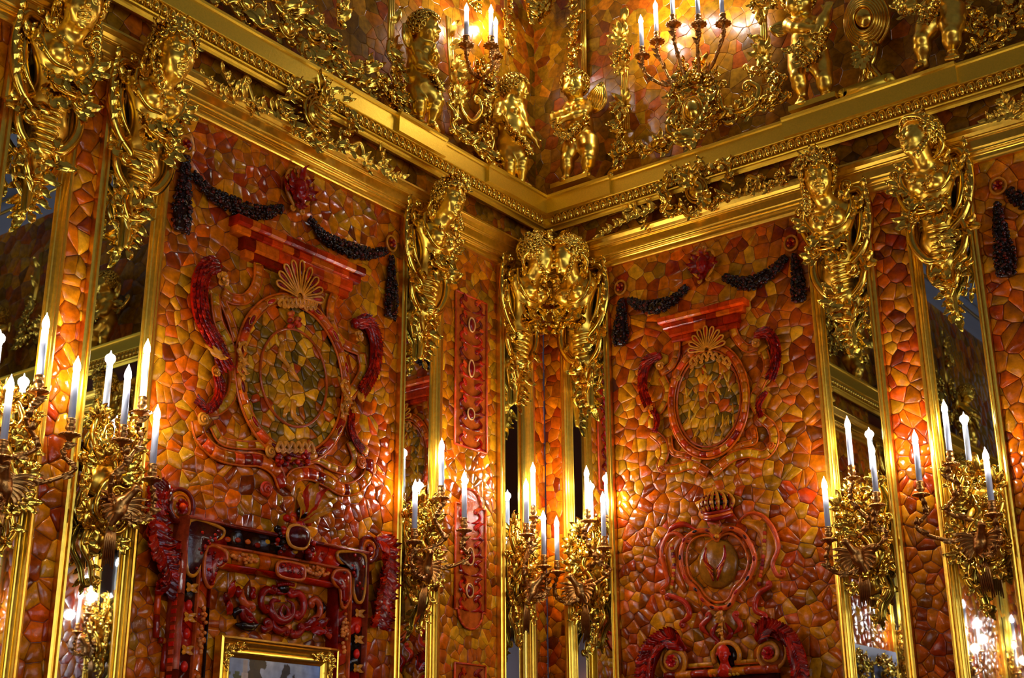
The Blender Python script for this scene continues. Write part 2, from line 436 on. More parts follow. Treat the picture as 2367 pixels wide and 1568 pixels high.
# the same walls beyond the frame, seen in the mirrors
far_kw = dict(n_parts=0, h=.004, dome=.002, tiltk=.04, shade=sh_orange)
amber_panel('amber wall beyond the right edge of the picture, seen in the left-hand mirrors', RW, (3.6, 8.4, V0, VT), .09, .09, PAL_ORANGE, seed=41, **far_kw)
amber_panel('amber wall beyond the left edge of the picture, seen in the right-hand mirrors', LW, (-8.4, -4.6, V0, VT), .09, .09, PAL_ORANGE, seed=42, **far_kw)
amber_panel('upper amber wall beyond the right edge of the picture', RW, (3.6, 8.4, 4.84, 6.4), .1, .12, PAL_OLIVE, d0=UP, seed=43, mat=AMBER_FLAT, n_parts=0, h=.002, dome=.0005, tiltk=.01, shade=sh_olive)
amber_panel('upper amber wall beyond the left edge of the picture', LW, (-8.4, -4.6, 4.84, 6.4), .1, .12, PAL_OLIVE, d0=UP, seed=44, mat=AMBER_FLAT, n_parts=0, h=.002, dome=.0005, tiltk=.01, shade=sh_olive)
# ------------------------------------------------------------------ straight mouldings
def extrude_u(mb, prof, u0, u1):
    n = len(prof); V = [(u0, v, d) for d, v in prof]+[(u1, v, d) for d, v in prof]
    Fc = [(i, n+i, n+i+1, i+1) for i in range(n-1)]+[tuple(range(n)), tuple(2*n-1-i for i in range(n))]
    return mb.add(V, Fc)
def extrude_v(mb, prof, v0, v1):
    n = len(prof); V = [(u, v0, d) for u, d in prof]+[(u, v1, d) for u, d in prof]
    return mb.add(V, [(i, i+1, n+i+1, n+i) for i in range(n-1)]+[tuple(range(n-1, -1, -1)), tuple(n+i for i in range(n))])
def bulge(a, b, n=4, k=.5):
    """points of a small round from a to b bowing outwards"""
    (x0, y0), (x1, y1) = a, b; L = math.hypot(x1-x0, y1-y0); nx, ny = (y1-y0)/L, -(x1-x0)/L
    return [(x0+(x1-x0)*t+nx*L*k*math.sin(PI*t), y0+(y1-y0)*t+ny*L*k*math.sin(PI*t)) for t in [i/n for i in range(n+1)]]
ARCH = [(0, 4.366), (.024, 4.368), (.028, 4.374), (.03, 4.382)]+[(.03, 4.398), (.034, 4.401), (.04, 4.402)]+bulge((.04, 4.404), (.043, 4.414), 3, .4)+[(.046, 4.416), (.046, 4.424), (.05, 4.426), (.052, 4.432), (.055, 4.468), (.062, 4.47)]+bulge((.062, 4.472), (.066, 4.482), 3, .4)+[(.068, 4.484), (.074, 4.498), (.088, 4.51), (.092, 4.512), (.092, 4.522), (0, 4.524)]
CORN = [(0, 4.69), (.045, 4.672), (.062, 4.655), (.078, 4.648), (.08, 4.654), (.082, 4.66), (.088, 4.668), (.094, 4.664), (.108, 4.664), (.111, 4.67), (.104, 4.674), (.088, 4.682), (.086, 4.71), (.092, 4.731), (.115, 4.735), (.118, 4.738), (.12, 4.822), (.13, 4.826), (.132, 4.838), (.126, 4.842), (UP, 4.846)]
def sections(W, sgn, prof, spans, name, mat, label, cat='moulding'):
    t = thing(name, label, cat, W, ((spans[0][0]+spans[-1][1])/2, prof[0][1], 0))
    for a, b in spans:
        mb = MB(); extrude_u(mb, prof, a, b); mb.part('section', mat, t, False)
    return t
GM = GOLD_SATIN
a1 = sections(LW, 1, ARCH, [(-ROOM_U, -4.6), (-4.6, -3.06), (-3.06, -2.93), (-2.93, -1.19), (-1.19, -.42), (-.42, .0)], 'architrave', GM, 'gilded architrave moulding above the mirrors of the left-hand wall')
a2 = sections(RW, 1, ARCH, [(.0, .45), (.45, 1.62), (1.62, 2.11), (2.11, 3.6), (3.6, ROOM_U)], 'architrave', GM, 'gilded architrave moulding above the mirrors of the right-hand wall')
def cornice(W, u0, u1, blocks, label):
    t = thing('cornice', label, 'cornice', W, ((u0+u1)/2, 4.65, 0))
    mb = MB(); extrude_u(mb, CORN, u0, u1); mb.part('moulding', GOLD_FLAT, t, False)
    for a, b in blocks:
        mb = MB(); P = [(.1, 4.737), (.138, 4.739), (.14, 4.824), (.15, 4.829), (.153, 4.842), (.146, 4.847), (0, 4.849)]
        extrude_u(mb, P, a, b); mb.part('block', GOLD_FLAT, t, False)
    # egg ornament: one egg and its collar, repeated
    eg = MB(); o = np.array([0, 4.706, .1])
    sph(eg, o+(0, -.002, .004), (.0135, .024, .017), 8, 6)
    cb = MB(); tube(cb, [o+(.0185*math.sin(a), .024*math.cos(a)+.004, .002+.004*abs(math.sin(a))) for a in np.linspace(-2.3, 2.3, 9)], .0034, 5)
    tube(cb, [o+(.0215, -.022, .004), o+(.0215, .02, -.002)], [.004, .0025], 5)
    V = eg.arr()-o; me1 = mesh_from('egg', V, eg.f, GOLD); me2 = mesh_from('collar', cb.arr()-o, cb.f, GOLD_SATIN)
    n = int((u1-u0)/.043)
    O = ORG[t.name][1]
    cen = .0
    us = [x for x in [u0+(u1-u0)*(i+.5)/n for i in range(n)] if .115 < abs(x) < 5.6]
    for u in us:
        for nm, me in (('egg', me1), ('collar', me2)):
            ob = bpy.data.objects.new(nm, me); COL.objects.link(ob); ob.parent = t; ob.location = (u-O[0], o[1]-O[1], o[2]-O[2])
    return t
cornice(LW, -ROOM_U, 0, [(-1.37, -1.01), (-.66, 0)], 'gilded cornice with a row of egg ornament on the left-hand wall')
cornice(RW, 0, ROOM_U, [(0, .56), (1.59, 2.47)], 'gilded cornice with a row of egg ornament on the right-hand wall')
# ------------------------------------------------------------------ mirror pilasters
def pilaster(W, o0, i0, i1, o1, label):
    t = thing('mirror_pilaster', label, 'mirror', W, ((o0+o1)/2, V0, 0))
    mb = MB(); box(mb, (i0-.004, V0, -.003), (i1+.004, VT, .008)); mb.part('mirror_pane', MIRROR, t, False)
    def prof(a, b):     # a outer, b inner
        s = 1 if b > a else -1; w_ = abs(b-a)
        pts = [(0, -.01), (0, .03), (.16, .034), (.3, .034), (.33, .028), (.4, .04), (.5, .043), (.56, .038), (.6, .033), (.66, .034), (.72, .03), (.76, .022), (.84, .02), (.88, .012), (.93, .013), (1, .006)]
        P = [(a+s*w_*x, d) for x, d in pts]
        return P if s > 0 else P[::-1]
    for a, b in ((o0, i0), (o1, i1)):
        mb = MB(); extrude_v(mb, prof(a, b), V0, VT); mb.part('frame_rail', GOLD_SATIN, t, False)
    return t
pilaster(LW, -3.375, -3.32, -3.111, -3.055, 'gold framed mirror pilaster at the left edge of the picture')
pilaster(LW, -2.941, -2.890, -2.677, -2.618, 'gold framed mirror pilaster left of the broad left-hand amber panel')
pilaster(LW, -1.201, -1.159, -.960, -.892, 'gold framed mirror pilaster right of the broad left-hand amber panel')
pilaster(LW, -.429, -.383, -.190, -.128, 'gold framed mirror pilaster on the left side of the corner')
pilaster(RW, .131, .195, .403, .451, 'gold framed mirror pilaster on the right side of the corner')
pilaster(RW, 1.616, 1.672, 1.892, 1.944, 'gold framed mirror pilaster right of the broad right-hand amber panel')
pilaster(RW, 2.112, 2.168, 2.390, 2.436, 'gold framed mirror pilaster nearest the right edge of the picture')
# ================================================================== carving tools
class Field:
    """signed distance grid turned into one continuous surface (surface nets)"""
    def __init__(s, lo, hi, h):
        s.lo = np.array(lo, float); s.h = h
        s.n = np.ceil((np.array(hi)-s.lo)/h).astype(int)+1
        s.F = np.full(s.n, .5, np.float32)
    def _reg(s, lo, hi):
        a = np.clip(np.floor((np.array(lo)-s.lo)/s.h).astype(int), 0, s.n); b = np.clip(np.ceil((np.array(hi)-s.lo)/s.h).astype(int)+1, 0, s.n)
        if np.any(b <= a): return None, None
        sl = tuple(slice(a[i], b[i]) for i in range(3))
        ax = [s.lo[i]+s.h*np.arange(a[i], b[i]) for i in range(3)]
        return sl, np.stack(np.meshgrid(*ax, indexing='ij'), -1)
    def _mix(s, sl, D, k, sub):
        A = s.F[sl]
        if sub: D = -D; h = np.maximum(k-np.abs(A-D), 0)/k; s.F[sl] = np.maximum(A, D)+h*h*k/4
        else: h = np.maximum(k-np.abs(A-D), 0)/k; s.F[sl] = np.minimum(A, D)-h*h*k/4
    def cap(s, a, b, ra, rb=None, k=.01, sub=False):
        a = np.array(a, float); b = np.array(b, float); rb = ra if rb is None else rb; m = max(ra, rb)+k+s.h*2
        sl, X = s._reg(np.minimum(a, b)-m, np.maximum(a, b)+m)
        if sl is None: return
        ab = b-a; L = max(ab@ab, 1e-12); t = np.clip(((X-a)@ab)/L, 0, 1)
        D = np.linalg.norm(X-a-t[..., None]*ab, axis=-1)-(ra+(rb-ra)*t)
        s._mix(sl, D, k, sub)
    def ell(s, c, r, R=None, k=.01, sub=False):
        c = np.array(c, float); r = np.array(r if hasattr(r, '__len__') else (r,)*3, float); m = r.max()+k+s.h*2
        sl, X = s._reg(c-m, c+m)
        if sl is None: return
        Y = X-c
        if R is not None: Y = Y@np.array(R)
        k0 = np.linalg.norm(Y/r, axis=-1); k1 = np.linalg.norm(Y/(r*r), axis=-1)+1e-6
        s._mix(sl, k0*(k0-1)/k1, k, sub)
    def mesh(s, mb, col=None):
        F = s.F; n = s.n; ins = F < 0
        cs = np.zeros(tuple(n-1)+(3,)); cn = np.zeros(tuple(n-1))
        for ax in range(3):
            a = [slice(None)]*3; b = [slice(None)]*3; a[ax] = slice(0, -1); b[ax] = slice(1, None)
            A = F[tuple(a)]; B = F[tuple(b)]; cr_ = (A < 0) != (B < 0)
            t = np.where(cr_, A/(A-B+1e-12), 0)
            o = [i for i in range(3) if i != ax]
            for d0 in (0, 1):
                for d1 in (0, 1):
                    sl = [slice(None)]*3
                    sl[o[0]] = slice(d0, n[o[0]]-1+d0); sl[o[1]] = slice(d1, n[o[1]]-1+d1)
                    c_ = cr_[tuple(sl)]; t_ = t[tuple(sl)]
                    cn += c_; cs[..., ax] += np.where(c_, t_, 0)
                    cs[..., o[0]] += np.where(c_, d0, 0); cs[..., o[1]] += np.where(c_, d1, 0)
        act = cn > 0; idx = np.full(act.shape, -1); idx[act] = np.arange(act.sum())
        I = np.argwhere(act); V = s.lo+s.h*(I+cs[act]/cn[act][:, None])
        Fc = []
        for ax in range(3):
            o = [i for i in range(3) if i != ax]
            if ax == 1: o = o[::-1]
            a = [slice(1, -1)]*3; b = [slice(1, -1)]*3; a[ax] = slice(0, -1); b[ax] = slice(1, None)
            A = ins[tuple(a)]; B = ins[tuple(b)]; P = np.argwhere(A != B)
            if not len(P): continue
            fl = A[tuple(P.T)]
            off = np.ones(3, int); off[ax] = 0; P = P+off
            e0 = np.zeros(3, int); e0[o[0]] = 1; e1 = np.zeros(3, int); e1[o[1]] = 1
            q = [idx[tuple((P-e0-e1).T)], idx[tuple((P-e1).T)], idx[tuple(P.T)], idx[tuple((P-e0).T)]]
            q = np.stack(q, 1); q[~fl] = q[~fl][:, ::-1]
            q = q[(q >= 0).all(1)]; Fc.extend(map(tuple, q.tolist()))
        return mb.add(V, Fc, col)
def rot(yaw=0, pitch=0, roll=0):
    cy, sy = math.cos(yaw), math.sin(yaw); cp, sp = math.cos(pitch), math.sin(pitch); c_, s_ = math.cos(roll), math.sin(roll)
    Ry = np.array([[cy, 0, sy], [0, 1, 0], [-sy, 0, cy]]); Rx = np.array([[1, 0, 0], [0, cp, -sp], [0, sp, cp]]); Rz = np.array([[c_, -s_, 0], [s_, c_, 0], [0, 0, 1]])
    return Rz@Ry@Rx
def carve_head(f, c, s, R, child=False):
    c = np.array(c, float)
    def P(x, y, z): return c+R@(np.array([x, y, z])*s)
    E = lambda p, r, k=.05, sub=False: f.ell(P(*p), np.array(r)*s, R, k*s, sub)
    Cp = lambda a, b, ra, rb, k=.03, sub=False: f.cap(P(*a), P(*b), ra*s, rb*s, k*s, sub)
    if child:
        E((0, .12, -.08), (.41, .39, .45)); E((0, -.13, .06), (.34, .34, .32), .1); E((0, -.3, .1), (.24, .16, .22), .1)
        for q in (-1, 1): E((q*.19, -.2, .2), (.15, .15, .14), .08)
        E((0, -.42, .24), (.09, .07, .07), .06)
    else:
        E((0, .12, -.08), (.35, .38, .43)); E((0, -.1, .1), (.275, .37, .27), .1); E((0, -.32, .12), (.17, .15, .19), .08)
        for q in (-1, 1): E((q*.15, -.15, .22), (.1, .13, .1), .08)
        E((0, -.43, .25), (.085, .07, .07), .05)
    Cp((-.19, .085, .27), (0, .07, .345), .05, .04, .05); Cp((.19, .085, .27), (0, .07, .345), .05, .04, .05)
    for q in (-1, 1):
        E((q*.15, -.0, .385), (.095, .06, .07), .05, True)
        E((q*.145, -.005, .29), (.07, .055, .07), .015)
        Cp((q*.225, -.0, .27), (q*.15, .045, .345), .016, .018, .015); Cp((q*.15, .045, .345), (q*.075, .0, .325), .018, .014, .015)
        Cp((q*.21, -.03, .285), (q*.09, -.035, .325), .014, .012, .015)
        Cp((q*.055, -.165, .385), (q*.06, -.16, .36), .04 if child else .032, .03, .03)
        E((q*.37, -.03, -.03), (.05, .11, .07), .03)
    nl = .43 if child else .475
    Cp((0, .06, .33), (0, -.13, nl), .035, .05 if child else .042, .04); E((0, -.15, nl), (.052, .045, .05), .03)
    lz = .375 if child else .37
    Cp((-.095, -.275, lz-.035), (0, -.255, lz+.02), .022, .034, .015); Cp((.095, -.275, lz-.035), (0, -.255, lz+.02), .022, .034, .015)
    Cp((-.075, -.325, lz-.03), (.075, -.325, lz-.03), .03, .03, .02); Cp((0, -.33, lz), (0, -.33, lz), .034, .034, .02)
    Cp((-.11, -.292, lz), (.11, -.292, lz), .012, .012, .015, True)
    return P
def hair_curls(mb, c, s, R, n=90, child=True, seed=1, rr_=.05, line=.22):
    rs = random.Random(seed); c = np.array(c, float); r = np.array((.41, .39, .45) if child else (.35, .38, .43))*1.04; c0 = np.array((0, .12, -.08))
    ga = PI*(3-math.sqrt(5))
    for i in range(n):
        y = 1-2*(i+.5)/n; q = math.sqrt(1-y*y); a = i*ga
        p = np.array([q*math.cos(a), y, q*math.sin(a)])
        if p[2] > .15 and p[1] < line+.25*abs(p[0]) and abs(p[0]) < .82: continue
        if p[1] < -.75: continue
        nrm = p/r; nrm /= np.linalg.norm(nrm)
        t1 = np.cross(nrm, (0, 1, 0.1)); t1 /= np.linalg.norm(t1)+1e-9; t2 = np.cross(nrm, t1)
        sz = rr_*rs.uniform(1.1, 1.7); sg = rs.choice((-1, 1)); ph = rs.uniform(0, 6.28); pts = []
        for k in range(9):
            u = k/8; ang = ph+sg*u*6.6; ra = sz*(1-.8*u)
            pts.append(c+R@((c0+p*r+t1*math.cos(ang)*ra*1.2+t2*math.sin(ang)*ra*1.2+nrm*(.02+.05*u))*s))
        tube(mb, pts, [rr_*.35*s, rr_*.62*s, rr_*.55*s, rr_*.4*s], 5, 1, 0)
def hair_waves(mb, c, s, R, seed=1, n=15, back=True):
    """combed waves from a centre parting, gathered behind"""
    rs = random.Random(seed); c = np.array(c, float)
    for q in (-1, 1):
        for i in range(n):
            f_ = i/(n-1); pts = []
            for k in range(9):
                u = k/8; th = q*(.06+u*1.75+.1*math.sin(u*9+i)); el = .95-f_*.9-u*(.5-.25*f_)
                # direction on the scalp: start near the parting, sweep round the side
                x = math.sin(th)*math.cos(el*.9); z = math.cos(th)*math.cos(el)*(1-f_*1.1)-f_*.45*u; y = math.sin(el)+.18*f_*(1-u)
                p = np.array([x, y, z-.05*f_]); p /= np.linalg.norm(p)
                pts.append(c+R@((np.array((0, .12, -.08))+p*np.array((.37, .405, .45)))*s))
            tube(mb, cr(pts, 2), [.025*s, .05*s, .045*s, .03*s], 5)
    # small curls on the forehead and temples
    for q in (-1, 1):
        for (x, y, z) in ((.1, .36, .3), (.2, .31, .25), (.28, .2, .18), (.33, .08, .1), (.35, -.05, .05)):
            o = np.array((q*x, y, z)); pts = []
            for k in range(8):
                a = k/7*6.5; ra = .06*(1-.75*k/7); pts.append(c+R@((o+np.array((math.cos(a)*ra*q, math.sin(a)*ra, .03+.02*k/7)))*s))
            tube(mb, pts, [.02*s, .032*s, .02*s], 5)
# ------------------------------------------------------------------ leaves, scrolls, flowers (u, v, d in metres)
def leaf(mb, b, ang, L, w_, rise=.25, curl=.0, lobes=4, seg=10, tip=.35, d=None, lean=0.0, col=None, base=.25, petal=False):
    """acanthus leaf lying on the wall plane; ang in radians, curl bends it, rise lifts it off the wall"""
    b = np.array(b, float); x, y, z = b; a = ang; C_ = []; st = L/seg*(1.0 if petal else 1.3)
    for i in range(seg+1):
        t = i/seg; C_.append((x, y, z, a))
        if petal: ph = (.9-1.7*t)*min(1, rise*3)
        else: ph = rise*2.6*(1-t*1.7) if t < .6 else -rise*.05+(t-.6)/.4*2.3
        a += curl/seg*(.4+1.2*t); c_ = math.cos(ph)*st; x += math.cos(a)*c_; y += math.sin(a)*c_; z += math.sin(ph)*st+lean*st
    ns = 4 if petal else 6; V = []
    for i, (x, y, z, a) in enumerate(C_):
        t = i/seg
        if petal: w = w_*(.3+.7*math.sin(PI*min(1, .08+t*.8))); back = 0
        else:
            w = w_*(base+(1-base)*math.sin(PI*min(1, .12+t*.9))**.7); w *= 1-.55*max(0, t-.6)/.4
            ph = (t*lobes) % 1.0 if lobes else .5
            w *= (.72+.28*min(1, ph*2.2) if ph < .8 else 1-.28*(ph-.8)/.2) if lobes and t < .75 else 1
            back = 0
        nx, ny = -math.sin(a), math.cos(a)
        for j in range(ns+1):
            s_ = -1+2*j/ns; e = abs(s_)
            if petal: zz = -w*.25*(1-e*e)+w*.1
            else: zz = w*(.2*(1-e*e)-.13*(j in (2, 4))+(.08 if j == 3 else 0))-w*.1*e**3
            V.append((x+nx*w*s_*.5-math.cos(a)*w*.28*e*e*(not petal), y+ny*w*s_*.5-math.sin(a)*w*.28*e*e*(not petal), z+zz))
    Fc = []
    for i in range(seg):
        for j in range(ns):
            k = i*(ns+1)+j; Fc.append((k, k+ns+1, k+ns+2, k+1))
    return mb.add(V, Fc, col)
def volute(c_end, ang, r, turns=1.4, side=1, n=16, lift=.0):
    """spiral that continues a path ending at c_end in direction ang"""
    x, y, z = c_end; cx = x-math.sin(ang)*r*side; cy = y+math.cos(ang)*r*side
    a0 = math.atan2(y-cy, x-cx); out = []
    for i in range(1, n+1):
        t = i/n; a = a0+side*t*turns*2*PI; ra = r*(1-.82*t**.8)
        out.append((cx+math.cos(a)*ra, cy+math.sin(a)*ra, z+lift*t))
    return out, (cx, cy, z+lift)
def scroll(mb, P, r, ends=(0, 0), vr=.02, turns=1.3, flat=.8, flute=.22, n=10, sub=5, col=None, lift=0, knob=True):
    """carved scroll: P control points; ends = (side at start, side at end), 0 = plain taper"""
    Q = cr(P, sub); pts = list(map(tuple, Q)); K = len(pts)
    rm = r; pre = []; k0 = k1 = None
    if ends[1]:
        d = Q[-1]-Q[-3]; v, k1 = volute(Q[-1], math.atan2(d[1], d[0]), vr, turns, ends[1], 14, lift)
        pts = pts+v
    if ends[0]:
        d = Q[0]-Q[2]; v, k0 = volute(Q[0], math.atan2(d[1], d[0]), vr, turns, ends[0], 14, lift)
        pts = v[::-1]+pts
    M = len(pts); rad = []
    a = 14 if ends[0] else 0; b = 14 if ends[1] else 0
    for i in range(M):
        if i < a: rad.append(rm*(.45+.55*i/a))
        elif i >= M-b: rad.append(rm*(.45+.55*(M-1-i)/max(b, 1)))
        else:
            t = (i-a)/max(1, M-a-b-1); q = 1.0
            if not ends[0]: q = min(q, .3+t*2.2)
            if not ends[1]: q = min(q, .2+(1-t)*2.2)
            rad.append(rm*min(1, q)*(1+.25*math.sin(PI*t)))
    tube(mb, pts, rad, n, flat, flute, col=col)
    if knob:
        for k in (k0, k1):
            if k is not None: sph(mb, (k[0], k[1], k[2]+rm*.3), rm*.75, 7, 5, col)
def flower(mb, c, r, n=5, ph=0, col=None, lift=.35):
    c = np.array(c, float)
    for i in range(n):
        a = ph+2*PI*i/n; leaf(mb, c, a, r, r*.95, lift, 0, 0, 4, .6, col=col, petal=True)
    sph(mb, c+(0, 0, r*.3), r*.24, 6, 5, col)
def sprig(mb, P, r, n, L, w_, seed=0, both=True, alt=.7, d=.012, curl=.9, lobes=3, stem=True, col=None, rise=.3, taper=.5):
    """stem with leaves to both sides"""
    rs = random.Random(seed); Q = cr(P, 8); K = len(Q)
    if stem: tube(mb, Q, [r, r, r*.5], 6, .9, 0, col=col)
    for i in range(n):
        t = (i+.5)/n; k = int(t*(K-1)); k2 = min(k+1, K-1); k1 = max(k-1, 0)
        a = math.atan2(Q[k2][1]-Q[k1][1], Q[k2][0]-Q[k1][0]); s_ = 1 if i % 2 else -1
        sc = (1-taper*t)*rs.uniform(.8, 1.2)
        leaf(mb, Q[k]+(0, 0, d*rs.uniform(.3, 1)), a+s_*alt*rs.uniform(.7, 1.3), L*sc, w_*sc, rise, s_*curl*rs.uniform(.5, 1.2), lobes, 7, col=col)
        if both: leaf(mb, Q[k]+(0, 0, d*rs.uniform(.3, 1)), a-s_*alt*rs.uniform(.7, 1.3), L*sc*.8, w_*sc*.9, rise, -s_*curl*rs.uniform(.5, 1.2), lobes, 7, col=col)
    a = math.atan2(Q[-1][1]-Q[-3][1], Q[-1][0]-Q[-3][0]); leaf(mb, Q[-1], a, L*(1-taper*.6), w_*(1-taper*.6), rise, rs.uniform(-.5, .5), lobes, 7, col=col)
def spray(mb, c, ang, n, spread, L, w_, seed=0, curl=.7, lobes=3, col=None, rise=.3):
    """fan of curling leaves from one point"""
    rs = random.Random(seed)
    for i in range(n):
        f_ = (i/(n-1)-.5)*2 if n > 1 else 0
        leaf(mb, c, ang+f_*spread, L*(1-.25*abs(f_))*rs.uniform(.85, 1.15), w_*rs.uniform(.8, 1.1), rise*rs.uniform(.7, 1.3), f_*curl, lobes, 8, col=col)
def shell(mb, c, ang, r, n=9, spread=1.3, rise=.3, col=None):
    """fluted shell: ribs fanning from a point"""
    c = np.array(c, float)
    for i in range(n):
        f_ = (i/(n-1)-.5)*2; a = ang+f_*spread; L = r*(1-.12*abs(f_)); w = 2*r*spread/n*.62
        P = [c+(math.cos(a)*L*t, math.sin(a)*L*t, r*rise*math.sin(PI*min(1, t*.75))) for t in (.05, .35, .7, 1)]
        tube(mb, P, [w*.2, w*.5, w*.8, w*.75], 6, .8, 0, col=col)
        sph(mb, P[-1], w*.75, 6, 5, col)
def blossoms(mb, pts, r, seed=0, col=None, leaves=True):
    rs = random.Random(seed)
    for p in pts:
        p = np.array(p, float)
        flower(mb, p+(0, 0, r*.4), r*rs.uniform(.8, 1.2), rs.choice((5, 6)), rs.uniform(0, 6), col)
        if leaves:
            for k in range(2): leaf(mb, p, rs.uniform(0, 6.28), r*1.7, r*.8, .2, rs.uniform(-1, 1), 2, 6, col=col)
def pxs(W, pts, d): return [W.px(p[0], p[1], p[2] if len(p) > 2 else d) for p in pts]
# ================================================================== gilded herm brackets
def herm(W, u, dv, label, sx=1, yaw=0, pitch=.1, roll=0, crown='curls', seed=1, lean=0.0, tip=.62, head_off=(0, 0, 0), extra=None, sc=1.0, hk=.21):
    """bust growing out of scrollwork on a mirror pilaster; sx mirrors the scrollwork"""
    v = 4.37+dv
    t = thing('herm_bracket', label, 'sculpture', W, (u, v, 0), 'gilded herms on the mirror pilasters')
    O = np.array([u, v, 0.0])
    q = lambda x, y, z: O+np.array([x*sx, y, z])*sc
    hc = O+np.array([lean, .095, .2])*sc+np.array(head_off); hs = hk*sc
    R = rot(yaw, pitch, roll)
    f = Field(O+(-.24, -.72, -.01), O+(.27, .34, .4), .0043)
    # bust: shoulders, chest, waist, neck
    f.cap(q(-.068, -.055, .1), q(.068, -.055, .1), .044*sc, k=.03); f.ell(q(0, -.09, .1), (.098*sc, .08*sc, .062*sc), k=.04)
    f.cap(q(-.02, -.12, .09), q(0, -.27, .055), .062*sc, .052*sc, .05); f.cap(q(.03, -.12, .09), q(.01, -.27, .055), .06*sc, .052*sc, .05)
    for s_ in (-1, 1): f.ell(q(s_*.048, -.112, .158), (.042*sc,)*3, k=.018); f.ell(q(s_*.048, -.116, .2), (.006*sc,)*3, k=.008)
    f.cap(q(.0, -.04, .11), hc-R@np.array([0, .28, .03])*hs, .046*sc, .23*hs, .03)
    for s_ in (-1, 1): f.ell(q(s_*.092, -.06, .1), (.036*sc, .042*sc, .038*sc), k=.02)
    # body below the waist, narrowing to the tip
    for (x0, y0, r0, x1, y1, r1) in ((0, -.26, .075, .03, -.36, .07), (.03, -.36, .066, -.005, -.47, .05), (-.005, -.47, .046, .01, -.56, .034), (.01, -.56, .03, -.005, -.7, .012)):
        f.cap(q(x0, y0, .028), q(x1, y1, .026), r0*sc, r1*sc, .02)
    carve_head(f, hc, hs, R)
    mb = MB(); f.mesh(mb); mb.part('bust', GOLD_SATIN, t)
    # hair and head-dress
    mb = MB()
    hair_curls(mb, hc, hs*1.0, R, 120, False, seed, .062, .16)
    side = 1 if seed % 2 else -1
    for k in range(6):
        y = -.1-.12*k; o = hc+R@(np.array([side*.3, y, -.2+.05*k])*hs)
        tube(mb, [o+R@np.array([math.cos(a)*.07, math.sin(a)*.07, .05+.01*a])*hs for a in np.linspace(k, k+6.5, 9)], [.03*hs, .05*hs, .03*hs], 5)
    for k in range(10):
        a = -1.5+k*.33; tube(mb, cr([hc+R@(np.array([math.sin(a)*.37, -.05+.2*math.cos(a), -.25])*hs), hc+R@(np.array([math.sin(a)*.34, -.25, -.42])*hs), hc+R@(np.array([math.sin(a)*.2, -.45, -.38])*hs)], 3), .05*hs, 6)
    mb.part('hair', GOLD, t)
    mb = MB()
    if crown == 'curls':
        hair_curls(mb, hc+R@np.array([0, .14, -.02])*hs, hs*.9, R, 46, False, seed, .07, .5)
        blossoms(mb, [hc+R@(np.array((math.sin(a)*.33, .42+.12*math.cos(a*1.3), .1+.1*math.cos(a)))*hs) for a in np.linspace(-1.3, 1.3, 6)], .026*sc, seed)
    elif crown == 'helmet':
        f2 = Field(hc-.2, hc+.2, .005); f2.ell(hc+R@np.array((0, .2, -.1))*hs, np.array((.4, .36, .48))*hs, R, .01)
        f2.ell(hc+R@np.array((0, -.05, .22))*hs, np.array((.5, .3, .5))*hs, R, .01, True)
        f2.mesh(mb)
        tube(mb, cr([hc+R@(np.array(p)*hs) for p in ((-.42, .1, .0), (-.33, .28, .26), (0, .36, .42), (.33, .28, .26), (.42, .1, 0))], 4), .035*hs, 8, 1, .2)
        for k in range(9): leaf(mb, hc+R@(np.array((0, .5-.03*k, .15-.09*k))*hs), PI/2+(k-4)*.25, .06*sc, .03*sc, .3, (k-4)*.2, 3)
    else:
        blossoms(mb, [hc+R@(np.array((math.sin(a)*.36, .34+.1*math.cos(a), .16*math.cos(a)-.02))*hs) for a in np.linspace(-1.9, 1.9, 9)], .03*sc, seed)
        spray(mb, hc+R@np.array((0, .45, 0))*hs, PI/2, 6, 1.1, .07*sc, .034*sc, seed)
    mb.part('headdress', GOLD, t)
    # side scrolls (wings of the bracket)
    mb = MB()
    tube(mb, cr([q(-.085, .03, .035), q(-.12, .0, .045), q(-.13, -.1, .045), q(-.115, -.2, .04), q(-.06, -.3, .035)], 6), [.02*sc, .042*sc, .045*sc, .04*sc, .015*sc], 12, .45, .16)
    tube(mb, cr([q(.13, .02, .05), q(.14, -.07, .055), q(.115, -.15, .05), q(.07, -.22, .05)], 6), [.014*sc, .034*sc, .036*sc, .012*sc], 12, .5, .16)
    scroll(mb, [q(-.07, .055, .05), q(-.135, .045, .06), q(-.165, -.04, .065), q(-.16, -.16, .06), q(-.115, -.27, .06), q(-.05, -.33, .06)], .02*sc, (1*sx, -1*sx), .034*sc, 1.2)
    scroll(mb, [q(-.118, .0, .06), q(-.135, -.1, .075), q(-.115, -.2, .075), q(-.07, -.27, .08)], .012*sc, (0, 0), .02)
    scroll(mb, [q(.15, .0, .07), q(.168, -.07, .08), q(.135, -.17, .075), q(.09, -.22, .09)], .016*sc, (-1*sx, 1*sx), .026*sc)
    for k in range(7):      # ribs across the wing
        y = .01-.04*k; tube(mb, [q(-.158+.004*k, y, .066), q(-.125+.003*k, y-.012, .078)], [.008*sc, .005*sc], 5)
    mb.part('side_scroll', GOLD, t)
    # drapery and flower chain across the chest
    mb = MB()
    ch = cr([q(-.1, -.03, .14), q(-.05, -.1, .2), q(.0, -.14, .19), (q(.055, -.1, .2)), q(.1, -.03, .14)], 3)
    blossoms(mb, ch[::2], .016*sc, seed+3)
    for k in range(4): scroll(mb, [q(-.09+.012*k, -.17-.012*k, .12), q(-.02, -.215-.012*k, .15), q(.08, -.17-.02*k, .12), q(.12, -.12-.025*k, .09)], .01*sc, (0, 0), flute=.3)
    mb.part('flower_chain', GOLD, t)
    # fluted shell body and descending scrolls
    mb = MB()
    T = tip
